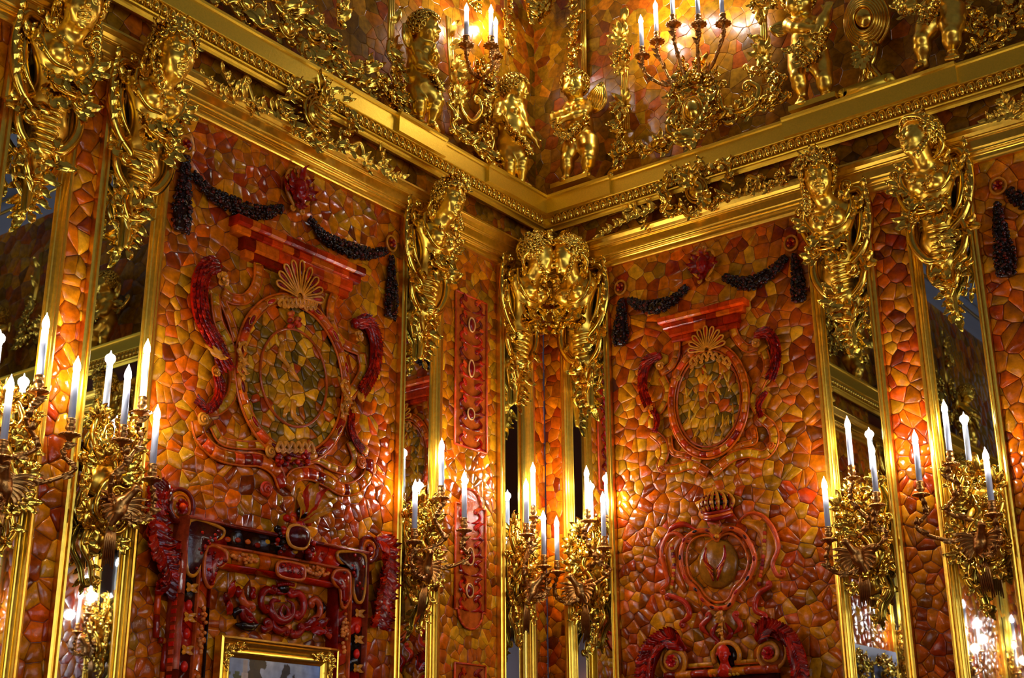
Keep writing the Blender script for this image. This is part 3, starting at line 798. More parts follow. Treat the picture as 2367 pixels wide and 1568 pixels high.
    for k in range(9):
        a = k/8; y = -.26-.2*a; wd = .082*(1-.4*a)
        tube(mb, cr([q(-wd+.01, y, .05), q(0.005, y-.02, .115-.03*a), q(wd+.01, y-.004, .05)], 3), [.008*sc, .0125*sc, .008*sc], 6)
    mb.part('fluted_body', GOLD_SATIN, t)
    mb = MB()
    scroll(mb, [q(.06, -.2, .08), q(.12, -.26, .075), q(.125, -.36, .07), q(.07, -.45, .065), q(.0, -.455, .06)], .019*sc, (1*sx, -1*sx), .03*sc, 1.3)
    scroll(mb, [q(-.06, -.26, .06), q(-.115, -.32, .06), q(-.1, -.42, .055), q(-.04, -.48, .05), q(.02, -.52, .045)], .015*sc, (-1*sx, 1*sx), .024*sc)
    scroll(mb, [q(.03, -.43, .06), q(.07, -.5, .055), q(.04, -.575, .05), q(-.02, -.6, .045)], .014*sc, (1*sx, -1*sx), .02*sc)
    scroll(mb, [q(-.03, -.47, .05), q(-.05, -.54, .05), q(-.01, -T, .04), q(.012, -T-.06, .03)], .014*sc, (0, 0))
    mb.part('lower_scroll', GOLD, t)
    mb = MB()
    rs = random.Random(seed)
    for k in range(6):      # leaves along the outer edge of the wing
        leaf(mb, q(-.145-.012*math.sin(k/5*PI), .045-.055*k, .065), (PI*.75-.12*k) if sx > 0 else (PI*.25+.12*k), .055*sc, .04*sc, .25, -.9*sx, 3)
    spray(mb, q(-.03, -.19, .13), -PI*.4 if sx > 0 else -PI*.6, 4, .9, .09*sc, .06*sc, seed+9)
    spray(mb, q(.06, -.17, .13), -PI*.35 if sx > 0 else -PI*.65, 3, .7, .08*sc, .055*sc, seed+10)
    scroll(mb, [q(-.1, .0, .12), q(-.11, -.08, .14), q(-.06, -.15, .15), q(.0, -.16, .16)], .012*sc, (-1*sx, 1*sx), .018*sc)
    scroll(mb, [q(.115, -.0, .12), q(.12, -.08, .14), q(.08, -.15, .14)], .011*sc, (1*sx, -1*sx), .016*sc)
    sprig(mb, [q(.0, -.48, .05), q(.01, -T, .05), q(-.005, -T-.1, .04)], .008, 5, .085*sc, .06*sc, seed, curl=.8)
    spray(mb, q(.11, -.24, .07), (-.2 if sx > 0 else PI+.2), 4, .8, .09*sc, .062*sc, seed+1)
    spray(mb, q(-.12, -.33, .06), (PI+.4 if sx > 0 else -.4), 3, .7, .085*sc, .06*sc, seed+2)
    spray(mb, q(-.02, -.245, .1), -PI/2, 5, .9, .1*sc, .065*sc, seed+5)
    spray(mb, q(-.12, -.05, .08), PI*.75 if sx > 0 else PI*.25, 3, .6, .07*sc, .05*sc, seed+6)
    spray(mb, q(.13, -.09, .1), .3 if sx > 0 else PI-.3, 4, .8, .08*sc, .055*sc, seed+7)
    sprig(mb, [q(-.06, -.46, .05), q(-.1, -.53, .045), q(-.08, -.62, .04)], .005, 4, .055*sc, .036*sc, seed+8)
    for k in range(5):
        leaf(mb, q(rs.uniform(-.08, .09), -.3-.055*k, .08), rs.uniform(0, 6.28), .07*sc, .048*sc, .3, rs.uniform(-1.2, 1.2), 3)
    for (x, y, z, a) in ((-.08, -.02, .14, 2.4), (.085, -.02, .14, .6), (-.1, -.1, .13, 3.4), (.1, -.11, .13, -.3), (-.06, -.2, .13, 4.2), (.07, -.2, .13, -1.0)):
        spray(mb, q(x, y, z), a if sx > 0 else PI-a, 3, .8, .06*sc, .042*sc, seed+int(a*10))
    mb.part('leaf_spray', GOLD, t)
    return t
herm(LW, -3.215, .0, 'gilded female herm at the top left corner, head cut by the upper edge', 1, -.35, .2, 0, 'wreath', 1, .0, hk=.225)
herm(LW, -2.785, .0, 'gilded herm with flower-wreathed head left of the broad amber panel, facing right', 1, -.05, .15, .08, 'wreath', 2, .0, hk=.225, head_off=(-.01, -.02, .02))
herm(LW, -1.05, .0, 'gilded herm right of the broad left-hand amber panel, wearing a beaded diadem', 1, -.15, .1, 0, 'curls', 3, .0, hk=.195)
herm(LW, -.287, -.05, 'left one of the two gilded herms facing each other in the corner', 1, .65, .05, 0, 'curls', 4, -.012)
herm(RW, .30, -.05, 'right one of the two facing corner herms, wearing a helmet', -1, -.6, .05, 0, 'helmet', 5, .012)
herm(RW, 1.79, -.03, 'gilded herm with long hair and a draped hood right of the crowned heart panel', -1, .45, .15, 0, 'wreath', 6, -.01)
herm(RW, 2.28, .02, 'gilded herm with a helmet and uplifted profile nearest the right edge', -1, -.65, -.3, .1, 'helmet', 7, .0)
# ================================================================== putti (children cast in one piece)
def putto(W, label, J, H, yaw, pitch=0, roll=0, hairn=150, wing=None, garl=None, base=None, hs=None, seed=1, group='gilded putti on the cornice'):
    """J: joints as pixel positions with the distance from the wall; H standing height in metres"""
    P = {k: W.px(v[0], v[1], v[2]) for k, v in J.items()}
    lo = np.min(list(P.values()), 0); foot = min(P['anL'][1], P['anR'][1])-.05*H
    t = thing('putto_figure', label, 'sculpture', W, (P['pelvis'][0], foot, P['pelvis'][2]), group)
    allp = np.array(list(P.values())); f = Field(allp.min(0)-.13*H-(.03, .03, .03), allp.max(0)+.13*H+(.03, .05, .03), .0052)
    c = lambda a, b, ra, rb=None, k=.02: f.cap(P[a] if isinstance(a, str) else a, P[b] if isinstance(b, str) else b, ra*H, (rb if rb else ra)*H, k*H)
    hs = hs or .245*H
    R = rot(yaw, pitch, roll)
    # trunk
    mid = (P['chest']*.45+P['pelvis']*.55)
    c('chest', mid, .098, .104, .03); c(mid, 'pelvis', .104, .1, .03)
    f.ell(mid+(0, -.01*H, .035*H), (.088*H, .1*H, .075*H), k=.04*H)
    n_ = (P['shL']+P['shR'])/2
    c('shL', 'shR', .056, .056, .04); c(n_, 'neck', .058, .05, .03); c('neck', 'head', .05, .05, .03)
    for s_ in ('L', 'R'):
        side = -1 if s_ == 'L' else 1
        f.ell(P['pelvis']+(side*.045*H, -.015*H, -.05*H), (.06*H,)*3, k=.03*H)
        k_ = P['hip'+s_]*.5+P['kn'+s_]*.5
        c('hip'+s_, k_, .086, .078, .02); c(k_, 'kn'+s_, .074, .056, .015)
        cf = P['kn'+s_]*.62+P['an'+s_]*.38
        c('kn'+s_, cf, .05, .056, .012); c(cf, 'an'+s_, .055, .031, .012)
        f.ell(P['kn'+s_]+(0, 0, .02*H), (.045*H,)*3, k=.015*H)
        heel = P['an'+s_]+(0, -.022*H, -.01*H); toe = P['toe'+s_]
        c(heel, heel*.45+toe*.55, .033, .031, .015)
        sd = np.cross(toe-heel, (0, 1, 0)); sd /= np.linalg.norm(sd)+1e-9
        for i in range(5):
            b = heel*.4+toe*.6+sd*(i-2)*.0145*H; f.cap(b, toe+sd*(i-2)*.016*H+(heel-toe)*.05*abs(i-1.2), .0155*H, (.0145-.0012*i)*H, .004*H)
        el = P['el'+s_]; hd = P['ha'+s_]; sh = P['sh'+s_]
        c('sh'+s_, sh*.4+el*.6, .052, .046, .015); c(sh*.4+el*.6, el, .046, .037, .012)
        w1 = el*.6+hd*.4; c(el, w1, .036, .04, .012); wr = el*.18+hd*.82; c(w1, wr, .039, .026, .012)
        dr = (hd-wr); dr /= np.linalg.norm(dr)+1e-9; f.ell(hd, (.03*H, .03*H, .022*H), k=.015*H)
        sd = np.cross(dr, (0, 0, 1)); sd /= np.linalg.norm(sd)+1e-9
        fw = np.array(J.get('fg'+s_, (0, -.25, -.35)), float)
        for i in range(4):
            b = hd+dr*.018*H+sd*(i-1.5)*.0145*H; m1 = b+dr*.027*H; e1 = m1+(dr*.7+fw)*.02*H*(1-.15*abs(i-1.3))
            f.cap(b, m1, .0105*H, .0095*H, .004*H); f.cap(m1, e1, .0095*H, .0075*H, .004*H)
        tb = hd-sd*.024*H*side; f.cap(tb, tb+(dr*.6-sd*.5*side+np.array((0, 0, .4)))*.032*H, .0115*H, .009*H, .006*H)
    # soft folds
    f.ell(mid+(0, -.045*H, .118*H), (.008*H, .01*H, .012*H), k=.02*H, sub=True)
    for s_ in (-1, 1): f.ell(P['chest']+(s_*.045*H, .0, .085*H), (.03*H,)*3, k=.03*H)
    carve_head(f, P['head'], hs, R, True)
    mb = MB(); f.mesh(mb); mb.part('body', GOLD_SATIN, t)
    mb = MB(); hair_curls(mb, P['head'], hs, R, hairn, True, seed, .062, .2); mb.part('hair', GOLD, t)
    if garl:
        mb = MB(); Q = cr(pxs(W, garl, 0), 3); blossoms(mb, Q, .042*H, seed)
        tube(mb, Q-(0, 0, .008), .014*H, 6, 1, .2); mb.part('flower_sash', GOLD, t)
    for wg in (wing or []):
        b = W.px(*wg[0]); e = W.px(*wg[1]); ang = math.atan2(e[1]-b[1], e[0]-b[0]); L = math.hypot(*(e-b)[:2]); mb = MB()
        wd = wg[2]*L
        for sgn in (-1, 1):
            out = [b+(math.cos(ang)*L*t_-math.sin(ang)*sgn*wd*.5*math.sin(PI*t_**.8), math.sin(ang)*L*t_+math.cos(ang)*sgn*wd*.5*math.sin(PI*t_**.8), (e[2]-b[2])*t_) for t_ in np.linspace(0.02, .99, 10)]
            tube(mb, out, .012*H, 6)
        for k in np.linspace(-.8, .8, 6):
            out = [b+(math.cos(ang)*L*t_-math.sin(ang)*k*wd*.45*math.sin(PI*t_**.8), math.sin(ang)*L*t_+math.cos(ang)*k*wd*.45*math.sin(PI*t_**.8), (e[2]-b[2])*t_+.004) for t_ in np.linspace(0.05, .93, 9)]
            tube(mb, out, [.01*H, .022*H, .024*H, .01*H], 6, .5)
        mb.part('wing', GOLD, t)
    if base:
        mb = MB(); a = W.px(*base[0]); b = W.px(*base[1]); v = foot
        box(mb, (min(a[0], b[0]), v-.028, -.06), (max(a[0], b[0]), v, .1)); mb.part('plinth', GOLD_FLAT, t, False)
    return t
# two putti in the corner
putto(LW, 'gilded putto in profile left of the corner, one hand on its hip, leaning forward', dict(
    head=(1192, 208, .07), neck=(1180, 232, .05), chest=(1180, 268, .03), pelvis=(1183, 325, .03), shL=(1158, 250, .01), shR=(1198, 250, .07),
    elL=(1150, 272, .05), haL=(1164, 274, .11), elR=(1214, 295, .09), haR=(1240, 328, .11), hipL=(1172, 338, .0), hipR=(1194, 338, .06),
    knL=(1176, 378, .04), anL=(1181, 414, .03), toeL=(1196, 424, .06), knR=(1205, 375, .08), anR=(1205, 418, .06), toeR=(1226, 434, .08)),
    .7, .35, .15, .0, 150, None, [(1168, 290, .1), (1185, 312, .12), (1205, 330, .13), (1222, 352, .12)], None, seed=1)
putto(RW, 'gilded putto with a short wing right of the corner, arm stretched across its chest', dict(
    head=(1327, 198, .1), neck=(1330, 226, .08), chest=(1338, 262, .05), pelvis=(1342, 318, .04), shL=(1318, 248, .06), shR=(1358, 246, .04),
    elL=(1306, 262, .1), haL=(1286, 268, .12), elR=(1350, 262, .14), haR=(1300, 276, .17), hipL=(1326, 330, .05), hipR=(1360, 330, .04),
    knL=(1312, 370, .08), anL=(1310, 408, .06), toeL=(1296, 418, .1), knR=(1362, 366, .08), anR=(1354, 396, .05), toeR=(1352, 404, .09)),
    .72, .3, .05, 0, 150, [((1370, 262, .03), (1392, 190, .06), .75)], [(1358, 282, .14), (1340, 300, .16), (1322, 318, .15), (1302, 312, .12), (1288, 292, .12)], ((1283, 430, .05), (1368, 410, .05)), seed=2)
putto(LW, 'gilded curly-haired winged putto standing left of the upper candelabra, seen in profile', dict(
    head=(985, 66, .08), neck=(978, 92, .06), chest=(974, 128, .04), pelvis=(974, 182, .04), shL=(958, 110, .02), shR=(990, 112, .08),
    elL=(972, 150, .1), haL=(996, 160, .14), elR=(1004, 140, .13), haR=(1004, 118, .17), hipL=(964, 196, .01), hipR=(984, 198, .07),
    knL=(968, 236, .05), anL=(972, 272, .03), toeL=(976, 288, .08), knR=(1008, 236, .1), anR=(998, 280, .06), toeR=(1012, 300, .09)),
    .72, .35, .0, 0, 170, [((948, 112, .03), (934, 54, .05), .55)], [(995, 175, .12), (1002, 190, .13), (1012, 205, .12)], None, seed=3)
putto(RW, 'gilded putto with crossed arms and a butterfly wing left of the round medallion', dict(
    head=(1846, 0, .09), neck=(1854, 30, .07), chest=(1864, 70, .05), pelvis=(1872, 118, .04), shL=(1828, 58, .05), shR=(1890, 58, .05),
    elL=(1838, 64, .12), haL=(1880, 66, .15), elR=(1896, 62, .12), haR=(1912, 20, .1), hipL=(1850, 128, .05), hipR=(1888, 128, .05),
    knL=(1846, 180, .09), anL=(1856, 222, .05), toeL=(1848, 240, .1), knR=(1906, 182, .08), anR=(1908, 214, .05), toeR=(1926, 222, .08)),
    .76, .3, .1, 0, 150, [((1822, 70, .03), (1780, 66, .06), .8)], [(1832, 118, .12), (1850, 116, .13), (1866, 150, .14), (1888, 130, .12), (1900, 105, .11), (1912, 80, .1)], ((1832, 256, .05), (1940, 230, .05)), seed=4)
putto(RW, 'gilded putto right of the round medallion, only its trunk and legs in the picture', dict(
    head=(2150, -118, .09), neck=(2160, -88, .07), chest=(2168, -50, .05), pelvis=(2180, 20, .04), shL=(2130, -62, .05), shR=(2200, -64, .05),
    elL=(2112, -30, .12), haL=(2108, 4, .15), elR=(2226, -40, .08), haR=(2240, -80, .1), hipL=(2160, 34, .05), hipR=(2200, 28, .05),
    knL=(2132, 92, .08), anL=(2134, 142, .05), toeL=(2114, 160, .08), knR=(2200, 78, .1), anR=(2200, 118, .06), toeR=(2200, 136, .12)),
    .8, .3, .0, 0, 150, None, [(2080, 10, .1), (2098, 30, .12), (2125, 24, .14), (2150, 45, .14), (2165, 10, .14)], None, seed=5)
# ================================================================== sconces with electric candles
def candle_parts(t, b, length=.17, lit=True, power=None, r=.0125):
    """candle tube with its flame bulb standing on b"""
    b = np.array(b, float); mb = MB(); lathe(mb, b, [(r, 0), (r, length*.5), (r*.98, length)], 14)
    c = mb.part('candle', WAX, t)
    mb = MB(); lathe(mb, b+(0, length, 0), [(r*.75, -.001), (r*.85, .006), (r*1.0, .012), (r*1.08, .02), (r*.95, .032), (r*.6, .045), (r*.22, .056), (.0006, .064)], 14)
    g = mb.part('flame_bulb', BULB, t); g.parent = c; g['_u'] = 1; del g['_u']
    W = ORG[root_of(t).name][0]
    point(W.world(b+(0, length+.03, .0)), power or BULB_W, .02)
    return c
def drip(t, b, arm, sc=1.0):
    """socket and leafy drip pan below the candle foot b"""
    b = np.array(b, float); mb = MB()
    lathe(mb, b, [(.013*sc, .004), (.017*sc, .001), (.015*sc, -.012), (.013*sc, -.016), (.017*sc, -.024), (.018*sc, -.034), (.01*sc, -.042), (.012*sc, -.05)], 14)
    s = mb.part('socket', BRONZE, t); s.parent = arm
    mb = MB(); lathe(mb, b+(0, -.05, 0), [(.006*sc, .004), (.022*sc, .003), (.03*sc, -.002), (.034*sc, -.009), (.024*sc, -.011), (.012*sc, -.018), (.007*sc, -.03)], 24, wav=.07, nw=8)
    for k in range(12):
        a = k*PI/6; c = b+(math.cos(a)*.032*sc, -.056, math.sin(a)*.032*sc); sph(mb, c, (.008*sc, .0045*sc, .008*sc), 6, 4)
    p = mb.part('drip_pan', BRONZE, t); p.parent = arm
def arm(t, pts, r=.0085, leafy=True, seed=1, mat=None):
    mb = MB(); Q = cr(pts, 8); tube(mb, Q, [r*1.25, r*1.1, r, r*.8], 10, 1, .22)
    rs = random.Random(seed)
    if leafy:
        for k in range(3, len(Q)-3, 5):
            d = Q[k+1]-Q[k]; a = math.atan2(d[1], d[0]); leaf(mb, Q[k]+(0, 0, r*.6), a+rs.choice((-1, 1))*.5, .034, .026, .35, rs.uniform(-.8, .8), 2, 7)
        for k in range(2, len(Q)-2, 3): sph(mb, Q[k], r*1.35, 7, 5)
    return mb.part('arm', mat or BRONZE, t)
def sconce(W, uc, label, fl, low, mid, high, seed=1, dd=.15, visible_low=True):
    t = thing('candle_sconce', label, 'wall lamp', W, (uc, 2.36, 0), 'three-candle sconces on the mirror pilasters')
    q = lambda x, y, z: np.array([uc+x*fl, y, z])
    rs = random.Random(seed)
    A = lambda a: a if fl > 0 else PI-a
    mb = MB()
    scroll(mb, [q(-.075, 2.955, .05), q(-.09, 2.89, .06), q(-.06, 2.815, .065), q(.0, 2.80, .06)], .014, (-1*fl, 1*fl), .024, 1.3)
    scroll(mb, [q(-.035, 2.93, .05), q(-.05, 2.88, .06), q(-.02, 2.845, .06)], .011, (-1*fl, 0), .018, 1.2)
    scroll(mb, [q(.0, 2.82, .06), q(.02, 2.76, .07), q(-.03, 2.70, .07), q(-.045, 2.62, .06), q(.01, 2.57, .05), q(.015, 2.5, .05)], .016, (1*fl, 0), .03, 1.4)
    scroll(mb, [q(.1, 2.87, .05), q(.11, 2.79, .055), q(.075, 2.72, .06), q(.03, 2.72, .06)], .013, (-1*fl, 1*fl), .022, 1.3)
    scroll(mb, [q(-.1, 2.80, .05), q(-.085, 2.72, .05), q(-.1, 2.64, .05), q(-.06, 2.58, .05)], .013, (1*fl, -1*fl), .02, 1.3)
    scroll(mb, [q(.09, 2.70, .05), q(.105, 2.63, .05), q(.07, 2.56, .05), q(.02, 2.55, .05)], .012, (1*fl, -1*fl), .02, 1.3)
    scroll(mb, [q(-.06, 2.56, .04), q(-.075, 2.49, .04), q(-.035, 2.43, .04), q(-.02, 2.37, .035)], .012, (-1*fl, 1*fl), .016, 1.3)
    mb.part('scroll', GOLD, t)
    mb = MB()
    spray(mb, q(-.08, 2.95, .05), A(1.7), 4, .7, .075, .045, seed, 1.0)
    spray(mb, q(.03, 2.93, .05), A(1.5), 5, .9, .08, .05, seed+1, 1.0)
    spray(mb, q(.09, 2.87, .05), A(1.1), 4, .8, .08, .045, seed+2, 1.0)
    spray(mb, q(-.03, 2.8, .06), A(2.2), 5, 1.0, .08, .05, seed+3)
    spray(mb, q(.05, 2.77, .06), A(.2), 5, 1.1, .075, .05, seed+4)
    spray(mb, q(-.09, 2.70, .05), A(2.9), 4, .9, .06, .045, seed+5)
    spray(mb, q(.09, 2.62, .05), A(-.3), 5, 1.0, .065, .045, seed+6)
    spray(mb, q(-.09, 2.6, .05), A(3.5), 4, .9, .06, .04, seed+7)
    spray(mb, q(0, 2.62, .06), A(-1.5), 5, 1.0, .08, .05, seed+8)
    spray(mb, q(.06, 2.52, .05), A(-.9), 4, .9, .06, .04, seed+9)
    sprig(mb, [q(-.03, 2.58, .05), q(-.065, 2.5, .045), q(-.03, 2.42, .04), q(-.015, 2.36, .04)], .007, 5, .05, .034, seed+10)
    sprig(mb, [q(.1, 2.86, .05), q(.112, 2.76, .05), q(.1, 2.66, .05)], .005, 5, .04, .03, seed+12)
    sprig(mb, [q(-.1, 2.82, .05), q(-.112, 2.74, .05), q(-.105, 2.62, .05)], .005, 5, .04, .03, seed+13)
    for k in range(16): leaf(mb, q(rs.uniform(-.085, .085), rs.uniform(2.54, 2.92), .05+rs.uniform(0, .02)), rs.uniform(0, 6.28), .06, .042, .3, rs.uniform(-1.2, 1.2), 3, 8)
    mb.part('leafwork', GOLD, t)
    mb = MB(); blossoms(mb, [q(x, y, .07) for x, y in ((.0, 2.9), (.03, 2.87), (.055, 2.9), (-.01, 2.85), (.07, 2.83), (-.09, 2.9), (.04, 2.81))], .018, seed)
    mb.part('blossom', GOLD, t)
    mb = MB()
    for (x0, y0, x1, y1, r0, r1) in ((-.04, 2.86, .05, 2.8, .05, .06), (.03, 2.8, -.02, 2.68, .06, .065), (-.02, 2.68, .03, 2.58, .06, .045), (.03, 2.58, -.01, 2.48, .035, .02)):
        tube(mb, [q(x0, y0, .012), q(x0*.5+x1*.5, y0*.5+y1*.5, .016), q(x1, y1, .012)], [r0, (r0+r1)/2*1.1, r1], 12, .45, .1)
    mb.part('backplate', GOLD_SATIN, t)
    # bird with spread wings and long tail
    f = Field(q(.02, 2.62, .1)-(.09, .1, .07), q(.02, 2.62, .1)+(.09, .1, .09), .004)
    f.ell(q(.02, 2.635, .1), (.03, .042, .03), k=.01); f.cap(q(.03, 2.66, .12), q(.045, 2.69, .14), .018, .014, .012); f.ell(q(.048, 2.698, .145), .017, k=.008)
    f.cap(q(.055, 2.697, .155), q(.07, 2.688, .165), .007, .0025, .004); f.cap(q(.01, 2.61, .1), q(0, 2.57, .085), .024, .014, .01)
    mb = MB(); f.mesh(mb)
    for k in range(3):
        for j in range(6):
            a = j*1.05+k*.5; sph(mb, q(.02+.024*math.cos(a), 2.625+.014*k, .1+.026*abs(math.sin(a))), .0055, 5, 4)
    mb.part('bird', BRONZE, t)
    for s_ in (-1, 1):
        mb = MB()
        for k in range(6): leaf(mb, q(.02+s_*.02, 2.65-.006*k, .1), A(PI/2-s_*(1.0+.27*k)), .085-.004*k, .02, .15, -s_*fl*.9, 0, 7)
        mb.part('wing', BRONZE, t)
    mb = MB()
    for k in range(6): tube(mb, [q(.005+.004*(k-2.5), 2.58, .085), q(.01+.008*(k-2.5), 2.52, .075), q(.016+.009*(k-2.5), 2.435-.008*abs(k-2.5), .065)], [.006, .0075, .003], 6, .7)
    mb.part('tail', BRONZE, t)
    # arms
    for nm, c, L in (('low', low, 3), ('mid', mid, 5), ('high', high, 7)):
        if c is None: continue
        b = W.px(c[0], c[1], c[2] if len(c) > 2 else dd); pan = b+(0, -.075, 0)
        sd = 1 if b[0] > uc else -1
        if nm == 'low': P = [q(0, 2.6, .09), (b[0]*.5+uc*.5, b[1]-.21, .12), (b[0]+sd*-.0, b[1]-.19, b[2]+.0), (b[0]+sd*.018, b[1]-.13, b[2]), pan]
        elif nm == 'mid': P = [q(-.0, 2.68, .08), (uc*.5+b[0]*.5, 2.65, .11), (b[0]+sd*.03, 2.71, b[2]), (b[0]-sd*.02, b[1]-.13, b[2]), pan]
        else: P = [q(.02, 2.72, .07), (b[0]-.05*fl, 2.78, .1), (b[0]+.02*fl, b[1]-.16, b[2]-.02), (b[0]-.015, b[1]-.11, b[2]), pan]
        a = arm(t, P, .0085, True, seed+L); drip(t, b, a); candle_parts(t, b)
    return t
sconce(LW, -3.215, 'gilt bronze candle sconce at the left edge of the picture, partly cut off', -1, (8, 1020), (165, 970, .17), (92, 870, .15), 1)
sconce(LW, -2.785, 'gilt bronze candle sconce left of the broad left-hand amber panel', 1, (353, 1075, .13), (285, 985, .18), (330, 920, .12), 2)
sconce(LW, -1.055, 'gilt bronze candle sconce right of the broad left-hand amber panel', -1, (958, 1225, .12), (1073, 1200, .15), (1020, 1125, .13), 3)
sconce(LW, -.287, 'left-hand candle sconce of the pair in the corner', 1, (1257, 1285, .15), (1217, 1212, .15), (1233, 1172, .12), 4)
sconce(RW, .30, 'right-hand candle sconce of the pair in the corner', -1, (1288, 1298, .15), (1396, 1242, .1), (1358, 1180, .1), 5)
sconce(RW, 1.78, 'gilt bronze candle sconce right of the crowned heart panel', -1, (1914, 1220, .14), (2025, 1140, .15), (1968, 1078, .13), 6)
sconce(RW, 2.285, 'gilt bronze candle sconce nearest the right edge of the picture', 1, (2292, 1160, .14), (2126, 1115, .15), (2195, 1045, .13), 7)
# ------------------------------------------------------------------ upper girandoles
def girandole(W, label, body, cands, seed=1):
    bx_ = W.px(*body); t = thing('girandole', label, 'wall lamp', W, (bx_[0], bx_[1]-.12, UP))
    rs = random.Random(seed)
    for i, c in enumerate(cands):
        b = W.px(*c); pan = b+(0, -.08, 0)
        P = [bx_+(0, 0, -.01), (bx_[0]*.5+b[0]*.5, min(bx_[1], b[1]-.12)-.03+.0*i, bx_[2]+.02), (b[0]+(bx_[0]-b[0])*.12, b[1]-.19, b[2]), (b[0], b[1]-.12, b[2]), pan]
        a = arm(t, P, .009, True, seed+i); drip(t, b, a, 1.15); candle_parts(t, b, .15, power=BULB_W*1.8)
    mb = MB()
    for k in range(14): leaf(mb, bx_+(rs.uniform(-.07, .07), rs.uniform(-.09, .07), rs.uniform(-.05, .0)), rs.uniform(0, 6.28), .08, .05, .3, rs.uniform(-1, 1), 3)
    blossoms(mb, [bx_+(rs.uniform(-.06, .06), rs.uniform(-.06, .06), .02) for _ in range(5)], .025, seed)
    tube(mb, [bx_+(0, .06, -.05), bx_+(0, -.02, 0), bx_+(0, -.1, -.06)], [.02, .035, .015], 10, 1, .2)
    mb.part('stem_ornament', GOLD, t)
    mb = MB(); tube(mb, [bx_+(0, 0, 0), (bx_[0], bx_[1], UP+.01)], .016, 8); mb.part('bracket', GOLD, t)
    return t
girandole(RW, 'five-armed gilded girandole with lit candles on the upper right-hand wall', (1592, 172, .0), [(1484, 110, .06), (1518, 76, .03), (1556, 36, .1), (1614, 36, .12), (1670, 34, .08)], 3)
girandole(LW, 'gilded girandole with lit candles on the upper left-hand wall near the corner', (1116, 178, -.02), [(1078, 84, .06), (1135, 86, .08), (1146, 112, -.04)], 6)  # third candle is added to stand in for a mirrored reflection
# ================================================================== carved and gilded wall ornaments
def rocaille(mb, Q, width, n, r=.012, seed=1, dense=1.0, lobes=3):
    """scrolls and leaves growing along a path Q of 3D points"""
    rs = random.Random(seed); Q = cr(Q, 10); K = len(Q)
    for i in range(n):
        k = int((i+.5)/n*(K-1)); k2 = min(k+2, K-1); k1 = max(k-2, 0)
        a = math.atan2(Q[k2][1]-Q[k1][1], Q[k2][0]-Q[k1][0]); s_ = 1 if i % 2 else -1; p = Q[k]
        nx, ny = -math.sin(a)*s_, math.cos(a)*s_; tx, ty = math.cos(a), math.sin(a); w = width*rs.uniform(.7, 1.1)
        g = lambda al, ac, z: (p[0]+tx*al*w+nx*ac*w, p[1]+ty*al*w+ny*ac*w, p[2]+z*w)
        scroll(mb, [g(-.75, -.2, .05), g(-.3, .25, .15), g(.2, .3, .2), g(.55, -.05, .15)], r*rs.uniform(.8, 1.2), (-s_ if rs.random() < .6 else s_, s_), w*.17, 1.25, n=8, sub=4)
        spray(mb, g(0, .2, .1), a+s_*(PI/2+rs.uniform(-.5, .5)), 3, .7, w*.62, w*.42, rs.randint(0, 999), .9, lobes)
        if rs.random() < .6*dense: spray(mb, g(.2, -.1, .15), a-s_*rs.uniform(.3, 1.2), 3, .6, w*.5, w*.34, rs.randint(0, 999), -.8, lobes)
        leaf(mb, g(-.3, 0, .2), a+rs.uniform(-.6, .6), w*.8, w*.42, .35, rs.uniform(-1.3, 1.3), lobes)
def boss(mb, c, rx, ry, tilt=0, seed=1, depth=.6):
    """oval shield with a rolled rim"""
    c = np.array(c, float); R = np.array([[math.cos(tilt), -math.sin(tilt), 0], [math.sin(tilt), math.cos(tilt), 0], [0, 0, 1]])
    sph(mb, c, (rx*.82, ry*.82, rx*depth), 20, 12, R=R)
    P = [c+R@np.array((rx*math.cos(a), ry*math.sin(a), rx*.18)) for a in np.linspace(0, 2*PI, 28, endpoint=False)]
    tube(mb, P, rx*.13, 8, 1, .2, closed=True)
    P = [c+R@np.array((rx*.8*math.cos(a), ry*.8*math.sin(a), rx*.36)) for a in np.linspace(0, 2*PI, 24, endpoint=False)]
    tube(mb, P, rx*.055, 6, closed=True)
def fluted_ring(mb, c, rx, ry, n=30, k=.25, tilt=0):
    c = np.array(c, float); R = np.array([[math.cos(tilt), -math.sin(tilt), 0], [math.sin(tilt), math.cos(tilt), 0], [0, 0, 1]])
    for i in range(n):
        a = 2*PI*i/n; e = np.array((math.cos(a), math.sin(a), 0))
        tube(mb, [c+R@(e*np.array((rx, ry, 1))), c+R@(e*np.array((rx, ry, 1))*(1+k*.5)+np.array((0, 0, rx*.12))), c+R@(e*np.array((rx, ry, 1))*(1+k))], [rx*.05, rx*.09, rx*.05], 6)
def ornament(W, name, label, cat, o, groups, group=None):
    """groups: list of (part name, builder, material)"""
    t = thing(name, label, cat, W, o, group)
    for nm, fn, mat in groups:
        for f_ in (fn if isinstance(fn, (list, tuple)) else [fn]):
            mb = MB(); f_(mb); mb.part(nm, mat, t)
    return t
